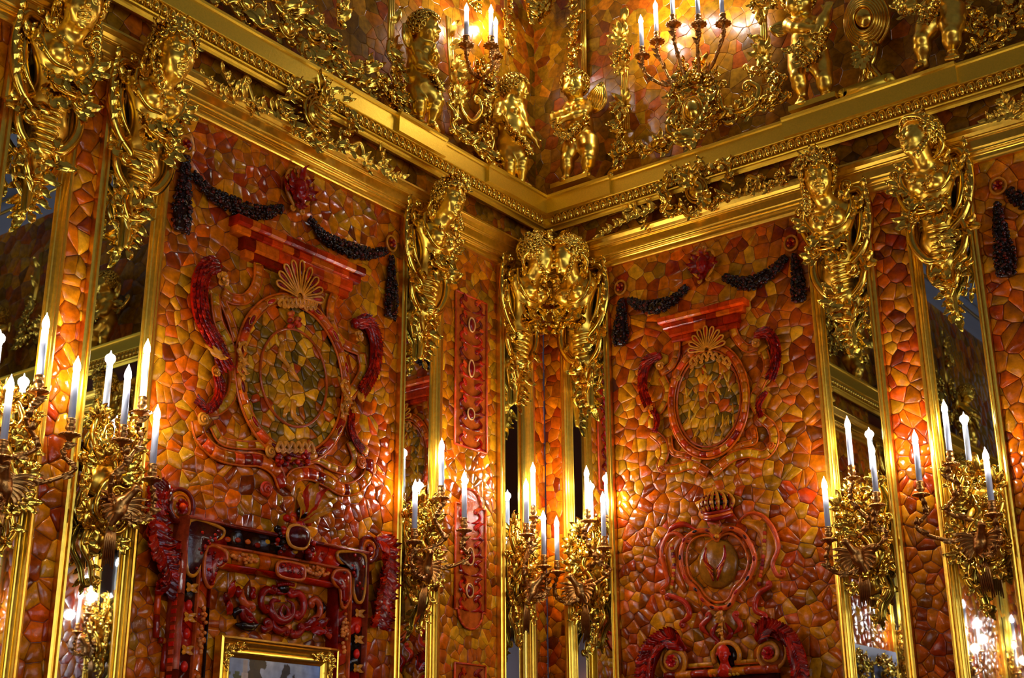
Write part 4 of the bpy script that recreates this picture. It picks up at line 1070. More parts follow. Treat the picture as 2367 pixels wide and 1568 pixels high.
# --- frieze ornament over the broad left-hand panel
def fl_sprigs(mb):
    P = lambda pts, d=.07: pxs(LW, pts, d)
    sprig(mb, P([(545, 240), (500, 215), (470, 180)]), .006, 6, .06, .036, 1); sprig(mb, P([(565, 235), (535, 205), (515, 165)]), .006, 6, .06, .036, 2)
    scroll(mb, P([(600, 262), (570, 240), (556, 210), (565, 180)]), .012, (0, -1), .02); scroll(mb, P([(600, 262), (585, 232), (575, 200)]), .01, (0, 1), .018)
    sprig(mb, P([(660, 258), (615, 256), (580, 240)]), .01, 7, .07, .045, 3)
    sprig(mb, P([(590, 245), (580, 262)]), .006, 3, .05, .035, 4)
    scroll(mb, P([(790, 350), (815, 372), (838, 360), (832, 332), (815, 335)]), .011, (0, 1), .018)
    sprig(mb, P([(800, 345), (850, 380), (885, 380), (880, 352)]), .009, 7, .06, .04, 5)
    sprig(mb, P([(870, 385), (900, 412), (930, 410)]), .007, 6, .055, .036, 6)
    sprig(mb, P([(835, 370), (850, 395)]), .006, 3, .05, .035, 7)
def fl_cart(mb):
    c = LW.px(728, 262, .09); boss(mb, c, .075, .09, -.25)
    fluted_ring(mb, c, .085, .1, 22, .28, -.25)
    rocaille(mb, pxs(LW, [(655, 225), (690, 195), (740, 205), (790, 240), (808, 285), (780, 330)], .09), .085, 9, .011, 3)
    rocaille(mb, pxs(LW, [(650, 245), (672, 285), (705, 320), (750, 340), (790, 330)], .085), .08, 7, .011, 4)
    spray(mb, c+(0, .02, .05), PI/2, 7, 1.2, .09, .05, 3); spray(mb, c+(-.02, .07, .05), 2.2, 5, .8, .1, .06, 4)
    for k in range(5): scroll(mb, [c+(-.05, .04-.03*k, .05), c+(0, .0-.03*k, .075), c+(.05, .02-.03*k, .05)], .009, (0, 0))
ornament(LW, 'frieze_ornament', 'gilded foliage and scalloped cartouche on the left-hand frieze', 'carving', LW.px(728, 300, .05), [('sprig', fl_sprigs, GOLD_SATIN), ('cartouche', fl_cart, GOLD)])
def fr_sprigs(mb):
    P = lambda pts, d=.07: pxs(RW, pts, d)
    sprig(mb, P([(1520, 478), (1470, 500), (1425, 522), (1388, 546)]), .008, 10, .06, .042, 11); sprig(mb, P([(1480, 495), (1455, 480), (1440, 468)]), .006, 4, .05, .036, 12)
    sprig(mb, P([(1500, 490), (1490, 515), (1500, 530)]), .006, 4, .05, .036, 13)
    scroll(mb, P([(1690, 448), (1715, 440), (1745, 440), (1752, 418), (1735, 408)]), .016, (0, 1), .018)
    sprig(mb, P([(1700, 452), (1760, 440), (1815, 420)]), .008, 8, .05, .034, 14)
    sprig(mb, P([(1790, 420), (1830, 402), (1845, 380)]), .006, 5, .05, .034, 15)
def fr_blossom(mb):
    blossoms(mb, pxs(RW, [(1760, 412), (1785, 425), (1800, 408), (1778, 440), (1742, 430), (1812, 425)], .09), .022, 5)
def fr_cart(mb):
    c = RW.px(1612, 440, .1); boss(mb, c, .06, .075, .2); fluted_ring(mb, c, .07, .088, 22, .28, .2)
    rocaille(mb, pxs(RW, [(1540, 470), (1540, 430), (1570, 398), (1620, 385), (1670, 390), (1695, 425)], .1), .085, 9, .011, 5)
    rocaille(mb, pxs(RW, [(1545, 485), (1590, 492), (1640, 480), (1690, 455)], .09), .075, 6, .011, 6)
    spray(mb, c+(-.0, .02, .05), PI/2+.3, 7, 1.2, .1, .055, 13); spray(mb, c+(.05, -.06, .03), -.9, 5, .9, .09, .05, 14)
ornament(RW, 'frieze_ornament', 'gilded foliage, blossoms and shell cartouche on the right-hand frieze', 'carving', RW.px(1612, 480, .05), [('sprig', fr_sprigs, GOLD_SATIN), ('blossom', fr_blossom, GOLD), ('cartouche', fr_cart, GOLD)])
def ff(mb):
    P = lambda pts, d=.07: pxs(RW, pts, d)
    sprig(mb, P([(2365, 262), (2325, 268), (2284, 280)]), .008, 7, .06, .042, 21); sprig(mb, P([(2340, 268), (2325, 245), (2322, 232)]), .007, 5, .06, .04, 22)
    rocaille(mb, P([(2345, 262), (2400, 235), (2470, 220)]), .08, 6, .012, 8)
ornament(RW, 'frieze_ornament', 'gilded leaf sprays on the frieze at the right edge', 'carving', RW.px(2380, 250, .05), [('sprig', ff, GOLD_SATIN)])
# --- frames on the upper walls
def rod(mb, W, a, b, d=.0, r=.013, nleaf=5, seed=1, clusters=()):
    A = W.px(a[0], a[1], d); B = W.px(b[0], b[1], d)
    for s_ in (-.9, 0, .9): tube(mb, [A+(s_*r, 0, 0), B+(s_*r, 0, 0)], r*.55, 7)
    rs = random.Random(seed)
    for k in range(nleaf):
        t = rs.uniform(.05, .95); p = A*(1-t)+B*t; leaf(mb, p+(0, 0, r*.5), PI/2+rs.choice((-1, 1))*rs.uniform(.2, .9), .09, .05, .3, rs.uniform(-1.2, 1.2), 3)
    for c in clusters:
        p = W.px(c[0], c[1], d+.01); spray(mb, p, PI/2, 5, 1.0, .1, .055, seed+c[0]); spray(mb, p, -PI/2, 4, .9, .08, .045, seed+c[1]); blossoms(mb, [p], .022, seed)
UD = -.06
def u1_band(mb):
    rocaille(mb, pxs(LW, [(470, -30), (540, 20), (600, 55), (660, 75), (700, 115), (740, 145), (800, 180), (850, 205), (900, 235), (935, 262)], UD+.02), .15, 16, .016, 21)
    rocaille(mb, pxs(LW, [(610, -30), (650, 20), (700, 45), (745, 80), (765, 120), (800, 150), (870, 180)], UD+.05), .12, 12, .014, 22)
    rocaille(mb, pxs(LW, [(900, 120), (915, 170), (905, 215), (925, 245)], UD+.05), .11, 6, .013, 25)
    rocaille(mb, pxs(LW, [(700, 120), (715, 155), (742, 178), (752, 200)], .03), .09, 5, .013, 29)
u1_boss = [lambda mb, q_=q_: boss(mb, LW.px(q_[0], q_[1], UD+.06), *q_[2:]) for q_ in ((598, 38, .05, .06, .3), (728, 72, .05, .07, -.5), (570, 10, .045, .04, 0), (660, 62, .05, .06, .4))]
u1_rods = [lambda mb: rod(mb, LW, (905, -60), (903, 122), UD, .016, 2, 3, ((903, 125),)), lambda mb: rod(mb, LW, (783, -60), (783, 60), UD, .01, 5, 4)]
def u1_blossom(mb): blossoms(mb, pxs(LW, [(882, 205), (905, 200), (925, 212), (900, 225), (915, 232), (890, 190), (650, 40), (780, 20), (785, 60), (775, 90)], UD+.07), .03, 4)
ornament(LW, 'rococo_frame', 'large gilded rococo frame above the left-hand cornice at the top left', 'carving', LW.px(720, 240, UP), [('scroll_band', u1_band, GOLD), ('shell_boss', u1_boss, GOLD), ('rod', u1_rods, GOLD_SATIN), ('blossom', u1_blossom, GOLD)])
def u2_band(mb):
    rocaille(mb, pxs(LW, [(1040, 200), (1046, 290), (1070, 318), (1100, 340), (1130, 362), (1150, 378)], UD+.02), .1, 10, .013, 31)
    scroll(mb, pxs(LW, [(1060, 225), (1072, 262), (1092, 282), (1112, 258), (1108, 232)], UD+.04), .016, (0, 1), .03)
    scroll(mb, pxs(LW, [(1135, 350), (1140, 325), (1128, 300), (1115, 290)], UD+.04), .014, (1, 1), .025)
    rocaille(mb, pxs(LW, [(1122, 232), (1125, 280), (1118, 330)], UD+.03), .08, 5, .012, 32)
u2_rods = [lambda mb: rod(mb, LW, (1036, 40), (1052, 300), UD, .016, 8, 5, ((1052, 165), (1055, 230))), lambda mb: rod(mb, LW, (1124, 205), (1126, 330), UD, .012, 4, 6),
           lambda mb: rod(mb, LW, (1168, -60), (1172, 150), UD, .012, 0, 7)]
def u2_garland(mb):
    rs = random.Random(3); blossoms(mb, [LW.px(1172+rs.uniform(-9, 9), y, UD+.05) for y in range(-40, 140, 14)], .026, 9)
    rocaille(mb, pxs(LW, [(1060, -60), (1075, -10), (1100, 20)], UD+.02), .08, 5, .012, 33)
ornament(LW, 'rococo_frame', 'slender gilded rococo frame between the two left-hand putti near the corner', 'carving', LW.px(1090, 370, UP), [('scroll_band', u2_band, GOLD), ('rod', u2_rods, GOLD_SATIN), ('garland', u2_garland, GOLD)])
def u3_band(mb):
    rocaille(mb, pxs(RW, [(1436, 250), (1432, 300), (1440, 350), (1425, 385)], UD+.02), .1, 8, .013, 41)
    rocaille(mb, pxs(RW, [(1440, 345), (1500, 345), (1545, 335), (1580, 310)], UD+.02), .105, 7, .014, 42)
    scroll(mb, pxs(RW, [(1565, 318), (1545, 300), (1552, 272), (1580, 268)], UD+.06), .017, (0, -1), .03)
    rocaille(mb, pxs(RW, [(1560, 215), (1570, 265), (1575, 290), (1610, 310)], UD+.04), .11, 8, .014, 43)
    rocaille(mb, pxs(RW, [(1590, 170), (1630, 190), (1655, 220), (1640, 265), (1620, 300)], UD+.05), .11, 8, .014, 44)
    rocaille(mb, pxs(RW, [(1650, 285), (1690, 265), (1735, 255), (1780, 235), (1815, 225)], UD+.02), .11, 9, .014, 45)
    scroll(mb, pxs(RW, [(1665, 225), (1672, 252), (1710, 256), (1745, 238), (1755, 205), (1735, 190)], UD+.05), .017, (1, 1), .03)
    scroll(mb, pxs(RW, [(1660, 262), (1680, 285), (1700, 275), (1694, 252)], UD+.05), .014, (0, 1), .024)
    sprig(mb, pxs(RW, [(1612, 305), (1600, 335), (1606, 368)], .03), .014, 6, .1, .07, 46)
    rocaille(mb, pxs(RW, [(1735, 160), (1790, 170), (1800, 200), (1790, 240)], UD+.02), .09, 6, .013, 47)
def u3_boss(mb): boss(mb, RW.px(1604, 257, UD+.07), .062, .085, .1, depth=.9)
u3_rods = [lambda mb: rod(mb, RW, (1442, 20), (1446, 300), UD, .016, 6, 8, ((1440, 90), (1442, 158), (1446, 245))), lambda mb: rod(mb, RW, (1762, -60), (1770, 190), UD, .014, 5, 9, ((1765, 20), (1768, 130)))]
def u3_blossom(mb): blossoms(mb, pxs(RW, [(1436, 122), (1448, 135), (1430, 142), (1452, 118), (1425, 128), (1564, 200), (1580, 190), (1640, 180), (1655, 170), (1745, 10), (1770, 5), (1790, 15)], UD+.07), .026, 6)
ornament(RW, 'rococo_frame', 'large gilded rococo frame with an oval boss above the right-hand cornice', 'carving', RW.px(1610, 370, UP), [('scroll_band', u3_band, GOLD), ('oval_boss', u3_boss, GOLD), ('rod', u3_rods, GOLD_SATIN), ('blossom', u3_blossom, GOLD)])
def g_rod(mb): rod(mb, RW, (1347, -60), (1350, 172), -.1, .014, 0, 9)
def g_flow(mb):
    rs = random.Random(8); blossoms(mb, [RW.px(1332+rs.uniform(-12, 10), y, UD) for y in range(-40, 160, 12)], .028, 10)
ornament(RW, 'flower_garland_rod', 'gilded vertical rod with a hanging flower garland right of the corner', 'carving', RW.px(1345, 170, UP), [('rod', g_rod, GOLD_SATIN), ('garland', g_flow, GOLD)])
def tips(W, pts, sd):
    def fn(mb):
        rocaille(mb, pxs(W, pts, .0), .1, 6, .013, sd); sprig(mb, pxs(W, pts[-2:], .03), .01, 4, .09, .06, sd)
    return fn
ornament(LW, 'hanging_shell_ornament', 'gilded shell tip hanging into the picture left of the corner line', 'carving', LW.px(1215, 40, UP), [('leafwork', tips(LW, [(1180, -30), (1215, 0), (1222, 40)], 3), GOLD)])
ornament(RW, 'hanging_shell_ornament', 'gilded shell tip hanging into the picture right of the corner line', 'carving', RW.px(1262, 30, UP), [('leafwork', tips(RW, [(1300, -20), (1270, 5), (1258, 36)], 4), GOLD)])
def tr_(mb):
    rocaille(mb, pxs(RW, [(2250, 10), (2262, 60), (2300, 95), (2340, 60), (2400, 20)], UD+.03), .12, 10, .014, 61); rocaille(mb, pxs(RW, [(2330, -20), (2360, 30), (2420, 50)], UD+.05), .11, 6, .014, 62)
    sprig(mb, pxs(RW, [(2300, 80), (2275, 100), (2248, 115)], UD+.03), .01, 5, .07, .05, 63)
def tr_b(mb): blossoms(mb, pxs(RW, [(2258, 35), (2275, 50), (2262, 60), (2330, 5), (2345, 30)], UD+.07), .03, 11)
ornament(RW, 'rococo_frame', 'corner of a gilded leaf frame in the top right corner of the picture', 'carving', RW.px(2310, 100, UP), [('scroll_band', tr_, GOLD), ('blossom', tr_b, GOLD)])
# --- medallion on its vase
def med(mb):
    c = RW.px(2004, 48, .0); R = rot(0, .25, .0)
    for k, (s_, z) in enumerate(((1, 0), (.9, .02), (.8, .03), (.7, .036), (.6, .04), (.5, .05))):
        P = [c+R@np.array((s_*.108*math.cos(a), s_*.135*math.sin(a), z)) for a in np.linspace(0, 2*PI, 36, endpoint=False)]; tube(mb, P, .009 if k else .014, 8, closed=True)
    sph(mb, c+(0, 0, .0), (.1, .125, .03), 24, 10, R=R); sph(mb, c+(0, 0, .03), (.05, .06, .035), 20, 10, R=R)
def med_b(mb):
    c = RW.px(2004, 48, -.04); sph(mb, c, (.125, .15, .05), 24, 12)
    rocaille(mb, pxs(RW, [(1950, -30), (1985, -60), (2040, -30)], -.02), .08, 4, .012, 71)
def vase(mb):
    c = RW.px(2012, 190, .0)
    for s_ in (-1, 1):
        scroll(mb, [c+(s_*.05, .19, 0), c+(s_*.035, .13, .01), c+(s_*.012, .08, .01), c+(s_*.045, .02, 0)], .018, (s_, -s_), .022)
        scroll(mb, [c+(s_*.02, .19, .04), c+(s_*.01, .1, .045), c+(s_*.02, .02, .04)], .014, (0, 0))
    lathe(mb, c+(0, .0, 0), [(.02, 0), (.022, .06), (.03, .1), (.055, .16), (.065, .19), (.05, .2)], 16, wav=.08, nw=8)
    spray(mb, c+(0, .12, .05), -PI/2, 7, 1.2, .09, .05, 72); spray(mb, c+(0, .13, .05), PI/2, 5, 1.2, .08, .05, 73)
def ped(mb):
    c = RW.px(2012, 200, .0); box(mb, (c[0]-.115, c[1]-.05, -.08), (c[0]+.115, c[1]-.001, .07))
    for s_ in (-1, 1): tube(mb, [(c[0]+s_*.118, c[1]-.025, -.08), (c[0]+s_*.118, c[1]-.025, .07)], .024, 12)
ornament(RW, 'medallion_vase', 'gilded round medallion set on a scrolled vase foot and block between two putti', 'carving', RW.px(2012, 215, .0), [('medallion', med, GOLD), ('shield_back', med_b, GOLD_SATIN), ('vase_foot', vase, GOLD), ('block', ped, GOLD_FLAT)])
# ================================================================== amber reliefs
def rocaille_c(mb, col, fn):
    k = len(mb.c); fn(mb)
    for i in range(k, len(mb.c)): mb.c[i][:] = col
DARK = [lin(c) for c in [(34, 12, 4), (22, 10, 4), (52, 14, 4), (30, 18, 6), (80, 18, 3)]]
RED = [lin(c) for c in [(160, 16, 1), (130, 10, 1), (186, 30, 2), (104, 8, 1)]]
RJ = random.Random(77)
def pick(p): return np.array(RJ.choice(p))*RJ.uniform(.85, 1.12)
HON, RDK, DRK, ORA = lin((204, 122, 24)), lin((140, 12, 1)), lin((30, 10, 4)), lin((200, 84, 8))
def apart(t, name, fn, mat=None, label=None, stuff=False):
    mb = MB(); fn(mb); o = mb.part(name, mat or AMBER, t, True, label, colored=True)
    if stuff: o['kind'] = 'stuff'
    return o
def band(t, Q, width, h, pal, seg=.045, name='segment', mat=None, sides=(None, None), prof=None):
    """inlaid band of separate amber pieces following the 3D path Q"""
    Q = cr(Q, 12); L = np.r_[0, np.cumsum(np.linalg.norm(np.diff(Q, axis=0), axis=1))]; n = max(2, int(L[-1]/seg))
    at = lambda s_: np.array([np.interp(s_, L, Q[:, k]) for k in range(3)])
    pr = prof or [(-.5, -.3), (-.5, .55), (-.3, .95), (0, 1.05), (.3, .95), (.5, .55), (.5, -.3)]
    cuts = sorted([L[-1]*(i+RJ.uniform(-.25, .25)*(0 < i < n))/n for i in range(n+1)])
    for a, b in zip(cuts[:-1], cuts[1:]):
        g = .0012; P = np.array([at(a+g+(b-a-2*g)*k/3) for k in range(4)])
        mb = MB(); sweep(mb, P, [(x*width, z*h) for x, z in pr], col=pick(pal)); mb.part(name, mat or AMBER, t, True, colored=True)
    for s_, c in zip((-1, 1), sides):
        if c is not None:
            T, N, B = frames(Q); N = np.cross((0, 0, 1.0), T); N /= np.linalg.norm(N, axis=1)[:, None]
            apart(t, 'edge_bead', lambda mb: tube(mb, Q+N*s_*width*.54+(0, 0, h*.45), .0048, 6, col=c))
def spiral_knob(mb, c, r, side=1, col=HON, ph=0, rt=.28):
    c = np.array(c, float); P = []
    for k in range(26):
        t = k/25; a = ph+side*t*2.1*2*PI; ra = r*(1-.85*t); P.append(c+(math.cos(a)*ra, math.sin(a)*ra, r*.3*t))
    tube(mb, P, [r*.16, r*rt*.75, r*rt*.7, r*.12], 8, col=col); sph(mb, c+(0, 0, r*.35), r*.2, 7, 5, col)
    sph(mb, c, (r*.95, r*.95, r*.2), 14, 6, col)
def berries(t, W, pts, rad, dens=3000, name='berry_cluster', seed=1, pal=DARK, big=.0085):
    """drop or swag of tightly packed dark amber pieces"""
    rs = random.Random(seed); Q = cr(pxs(W, pts, .022), 10); L = np.r_[0, np.cumsum(np.linalg.norm(np.diff(Q, axis=0), axis=1))]
    mb = MB(); rr_ = np.interp(L, np.linspace(0, L[-1], len(rad)), rad); tube(mb, Q, rr_*.8, 8, .6, col=pal[0]); n = int(L[-1]*np.mean(rad)*dens*7.5)
    for k in range(n):
        s_ = rs.uniform(0, L[-1]); p = np.array([np.interp(s_, L, Q[:, i]) for i in range(3)]); r = np.interp(s_, L, rr_)
        a = rs.uniform(-.2, PI+.2); i = min(int(s_/L[-1]*(len(Q)-2)), len(Q)-2); T = Q[i+1]-Q[i]; T /= np.linalg.norm(T)+1e-9; N = np.array((-T[1], T[0], 0))
        q = p+N*math.cos(a)*r*.92+np.array((0, 0, .6))*math.sin(a)*r; s2 = big*rs.uniform(.55, 1.25)
        sph(mb, q, (s2, s2*rs.uniform(.7, 1.2), s2*.8), 6, 4, np.array(rs.choice(pal))*rs.uniform(.7, 1.3))
    o = mb.part(name, AMBER, t, True, colored=True); o['kind'] = 'stuff'
def ring_flower(t, W, p, r, d=.02, seed=1):
    c = W.px(p[0], p[1], d)
    apart(t, 'ring', lambda mb: tube(mb, [c+(r*math.cos(a), r*1.15*math.sin(a), 0) for a in np.linspace(0, 2*PI, 20, endpoint=False)], .0065, 6, closed=True, col=HON))
    apart(t, 'flower', lambda mb: (flower(mb, c+(0, 0, .0), r*.8, 5, .3, RDK), [sph(mb, c+(r*.5*math.cos(a), r*.5*math.sin(a), .008), r*.22, 7, 5, ORA) for a in (.3, 2.2, 4.1)]))
def festoon(label, W, ring1, ring2, drop1, drop2, sw1, sw2, mask, o, seed=1, ms=.12):
    t = thing('amber_festoon', label, 'wall relief', W, W.px(o[0], o[1], 0), 'dark amber festoons')
    if ring1: ring_flower(t, W, ring1, .034); berries(t, W, drop1, [.014, .026, .038, .05, .04], seed=seed, name='drop')
    if ring2: ring_flower(t, W, ring2, .034); berries(t, W, drop2, [.012, .024, .032, .042, .034], seed=seed+1, name='drop')
    if sw1: berries(t, W, sw1, [.016, .032, .04, .032, .016], seed=seed+2, name='swag')
    if sw2: berries(t, W, sw2, [.016, .032, .04, .032, .016], seed=seed+3, name='swag')
    if mask:
        c = W.px(mask[0], mask[1], .035)
        def mk(mb):
            f = Field(c-.1, c+.1, .0042); carve_head(f, c, ms, rot(.0, .1, 0)); mb2 = MB(); f.mesh(mb, RDK)
        apart(t, 'mask', mk)
        def fr(mb):
            k = ms/.12
            for s_ in (-1, 1):
                scroll(mb, [c+np.array(p)*k for p in ((s_*.015, .085, .0), (s_*.06, .075, 0), (s_*.075, .02, 0), (s_*.06, -.04, 0), (s_*.02, -.085, 0))], .0085*k, (-s_, s_), .016*k, flute=0, n=7, col=HON)
                spray(mb, c+np.array((s_*.05, .0, -.01))*k, PI/2-s_*1.2, 5, 1.1, .06*k, .035*k, seed, col=RDK)
            spray(mb, c+np.array((0, .06, 0))*k, PI/2, 6, 1.2, .05*k, .03*k, seed, col=ORA); spray(mb, c+np.array((0, -.06, 0))*k, -PI/2, 5, 1.0, .05*k, .03*k, seed, col=RDK)
        apart(t, 'mask_frame', fr)
        def fl(mb): spray(mb, c-(0, 0, .02), PI/2, 9, 2.6, .1*ms/.12, .05, seed+7, col=RDK, lobes=2)
        apart(t, 'shell_rays', fl)
    return t
festoon('dark amber festoon with a red mask across the top of the broad left-hand panel', LW, (430, 335), (905, 563), [(430, 362), (427, 420), (420, 480), (418, 535)], [(904, 592), (905, 640), (905, 690), (902, 735)],
        [(446, 400), (482, 442), (535, 472), (600, 492), (655, 482)], [(714, 505), (745, 545), (795, 572), (845, 586), (893, 580)], (690, 440), (690, 540), 3)
festoon('dark amber festoon with a red mask across the top of the broad right-hand panel', RW, (1434, 665), (1828, 562), [(1436, 690), (1436, 730), (1434, 770), (1436, 798)], [(1836, 588), (1842, 630), (1846, 670), (1846, 700)],
        [(1452, 692), (1485, 708), (1525, 708), (1562, 690), (1588, 662)], [(1672, 640), (1712, 655), (1752, 650), (1792, 622), (1818, 592)], (1625, 612), (1625, 700), 13, .105)
festoon('dark amber festoon end with a ringed red flower at the right edge', RW, (2307, 430), None, [(2305, 470), (2312, 530), (2322, 590), (2326, 640)], None, [(2330, 440), (2365, 465), (2420, 480)], None, None, (2310, 650), 23)
# ---------------------------------------------------------------- cartouches
def pediment(t, W, a, b, rows, seed=1):
    """stepped cornice of brick-red amber blocks; rows: (inset, v offset, height, depth)"""
    A = W.px(a[0], a[1], .05); B = W.px(b[0], b[1], .05); v = (A[1]+B[1])/2
    for ins, dv, h, dp in rows:
        u0, u1 = A[0]+ins, B[0]-ins; n = int((u1-u0)/.06); cu = [u0+(u1-u0)*(i+(RJ.uniform(-.3, .3) if 0 < i < n else 0))/n for i in range(n+1)]
        for x, y in zip(cu[:-1], cu[1:]):
            mb = MB(); P = [(0, v+dv-h), (dp*.85, v+dv-h), (dp, v+dv-h*.8), (dp, v+dv-h*.2), (dp*.92, v+dv), (0, v+dv)]
            V = [(x+.0008, vv, d) for d, vv in P]+[(y-.0008, vv, d) for d, vv in P]
            mb.add(V, [(i, 6+i, 6+(i+1) % 6, (i+1) % 6) for i in range(6)]+[(0, 1, 2, 3, 4, 5), (11, 10, 9, 8, 7, 6)], pick(PAL_BRICK)); mb.part('block', AMBER, t, False, colored=True)
def palmette(t, c, L, n=9, spread=1.35, ang=PI/2):
    for i in range(n):
        f_ = (i/(n-1)-.5)*2; a = ang-f_*spread; l = L*(1-.18*abs(f_)); ca, sa = math.cos(a), math.sin(a); w = L*.17
        def pet(mb, a=a, l=l, ca=ca, sa=sa):
            out = [c+(ca*l*(.12+.8*x)-sa*w*.5*y, sa*l*(.12+.8*x)+ca*w*.5*y, .012) for x, y in ((0, .1), (.35, .3), (.7, .75), (.92, .8), (1.02, 0), (.92, -.8), (.7, -.75), (.35, -.3), (0, -.1))]
            tube(mb, cr(out, 3), .0048, 6, col=HON)
        apart(t, 'petal_rim', pet)
        apart(t, 'petal', lambda mb, l=l, ca=ca, sa=sa: sph(mb, c+(ca*l*.72, sa*l*.72, .006), (l*.2, w*.3, .01), 10, 6, pick(RED), R=np.array([[ca, -sa, 0], [sa, ca, 0], [0, 0, 1]])))
def cornucopia(t, W, pts, r, flowerp, side, seed=1, d=.03):
    Q = pxs(W, pts, d)
    def fn(mb):
        P = cr(Q, 6); tube(mb, P, [r*.75, r, r*.95, r*.7, r*.3], 12, .8, .18, col=RDK)
        rs = random.Random(seed)
        for k in range(1, len(P)-1, 1):
            T = P[k]-P[k-1]; a = math.atan2(T[1], T[0]); N = np.array((-T[1], T[0], 0))/np.linalg.norm(T)
            for j in range(-2, 3): leaf(mb, P[k]+N*j*r*.3+(0, 0, r*(.62-.12*abs(j))), a+j*.16+rs.uniform(-.1, .1), r*1.0, r*.5, .1, 0, 0, 5, col=np.array(rs.choice(RED))*rs.uniform(.6, 1.2))
    apart(t, 'horn', fn)
    c = W.px(flowerp[0], flowerp[1], d+.02)
    apart(t, 'flower', lambda mb: flower(mb, c, r*.95, 5, .4, HON))
def oval(t, W, cpx, l, r_, tp, bt, fw=.03, cab=12, inner=.58, seed=1, d=.012, shade=None):
    c = W.px(*cpx, d); rx = (W.px(*r_, d)[0]-W.px(*l, d)[0])/2; ry = (W.px(*tp, d)[1]-W.px(*bt, d)[1])/2
    c = np.array([(W.px(*r_, d)[0]+W.px(*l, d)[0])/2, (W.px(*tp, d)[1]+W.px(*bt, d)[1])/2, d])
    E = lambda k, a, z=0: c+(rx*k*math.cos(a), ry*k*math.sin(a), z)
    apart(t, 'field_ground', lambda mb: sph(mb, c-(0, 0, .004), (rx, ry, .008), 32, 6, lin((120, 70, 14))))
    mosaic(t, (c[0]-rx, c[0]+rx, c[1]-ry, c[1]+ry), .04, .048, PAL_OLIVE, d0=d+.004, h=.004, dome=.001, n_parts=200, seed=seed, shade=shade or sh_field, name='medallion_tile', mat=AMBER_FLAT,
           mask=lambda x, y: ((x-c[0])/rx)**2+((y-c[1])/ry)**2 < .92)
    n = 34; pr = [(-.5, -.3), (-.5, .55), (-.3, .95), (0, 1.05), (.3, .95), (.5, .55), (.5, -.3)]
    for i in range(n):
        a0, a1 = 2*PI*i/n, 2*PI*(i+.97)/n; mb = MB(); sweep(mb, [E(1, a0+(a1-a0)*k/3, .01) for k in range(4)], [(x*fw, z*.02) for x, z in pr], col=pick(PAL_ORANGE+PAL_BRICK)); mb.part('rim_segment', AMBER, t, True, colored=True)
    for k_, col in ((1+fw*.62/rx, ORA), (1-fw*.62/rx, ORA)):
        apart(t, 'rim_bead', lambda mb, k_=k_, col=col: tube(mb, [E(k_, a, .014) for a in np.linspace(0, 2*PI, 56, endpoint=False)], .0058, 7, closed=True, col=col))
    apart(t, 'inner_rim', lambda mb: tube(mb, [E(inner, a, .012) for a in np.linspace(0, 2*PI, 48, endpoint=False)], .0062, 7, closed=True, col=lin((170, 70, 16))))
    for i in range(cab):
        a = 2*PI*(i+.5)/cab+.12; T = np.array((-rx*math.sin(a), ry*math.cos(a))); T /= np.linalg.norm(T); R = np.array([[T[0], -T[1], 0], [T[1], T[0], 0], [0, 0, 1]]); p = E(1, a, .03)
        apart(t, 'cabochon', lambda mb, p=p, R=R: sph(mb, p, (.026, .0085, .006), 12, 6, pick(RED), R=R))
        apart(t, 'cabochon_rim', lambda mb, p=p, R=R: tube(mb, [p+R@np.array((.03*math.cos(q_), .0115*math.sin(q_), .001)) for q_ in np.linspace(0, 2*PI, 14, endpoint=False)], .0016, 5, closed=True, col=HON))
    return c, rx, ry
def sh_field(cx, cy, rr, pal):
    r = rr.random(); return rr.choice(PAL_HONEY) if r < .35 else (lin((120, 84, 10)) if r < .7 else rr.choice(PAL_ORANGE))
KN = lambda t, W, p, r, s_=1, col=HON, d=.03, ph=0: apart(t, 'spiral', lambda mb: spiral_knob(mb, W.px(p[0], p[1], d), r, s_, col, ph))
t = thing('amber_cartouche', 'large amber cartouche with oval medallion, pediment and palmette on the left-hand panel', 'wall relief', LW, LW.px(680, 1130, 0))
pediment(t, LW, (545, 497), (838, 622), [(0, .0, .04, .075), (.012, -.04, .035, .055), (.06, -.075, .055, .05), (.075, -.13, .035, .04)])
c, rx, ry = oval(t, LW, (672, 880), (545, 860), (795, 905), (688, 700), (672, 1058), .034, 14, .62, 31)
palmette(t, LW.px(690, 690, .04), .19)
W_ = LW; B = lambda pts, w_=.04, h=.016, pal=PAL_ORANGE, sd=(ORA, ORA), d=.012, W=LW, tt=None: band(tt or t, pxs(W, pts, d), w_, h, pal, .05, sides=sd)
HP = PAL_HONEY+PAL_ORANGE[:4]
B([(578, 560), (594, 605), (592, 655), (568, 690), (535, 692), (512, 678)]); B([(494, 680), (502, 745), (528, 800), (538, 860), (532, 915), (505, 945), (478, 952)], pal=HP)
B([(510, 690), (530, 740), (545, 790)], .03, .012); B([(452, 972), (462, 1012), (498, 1048), (550, 1062), (600, 1066), (636, 1090), (652, 1128)], .05, pal=PAL_ORANGE+PAL_BRICK)
B([(490, 985), (512, 1020), (560, 1030), (610, 1032), (650, 1062)], .03, .012, HP); B([(800, 648), (768, 690), (762, 740), (785, 790), (828, 812)])
B([(832, 820), (836, 858), (818, 895), (798, 925), (800, 970), (820, 1018), (846, 1046)], .04, pal=HP); B([(850, 1062), (848, 1098), (822, 1126), (788, 1132), (752, 1112), (715, 1096), (680, 1100), (660, 1128)], .05, pal=PAL_ORANGE+PAL_BRICK)
B([(806, 1022), (818, 1062), (800, 1088), (765, 1080), (730, 1062), (700, 1068)], .03, .012, HP)
cornucopia(t, LW, [(505, 612), (474, 622), (458, 668), (462, 730), (488, 790), (516, 850)], .04, (513, 646), 1, 1)
cornucopia(t, LW, [(818, 748), (848, 748), (866, 790), (864, 840), (848, 880), (832, 905)], .034, (828, 778), -1, 2)
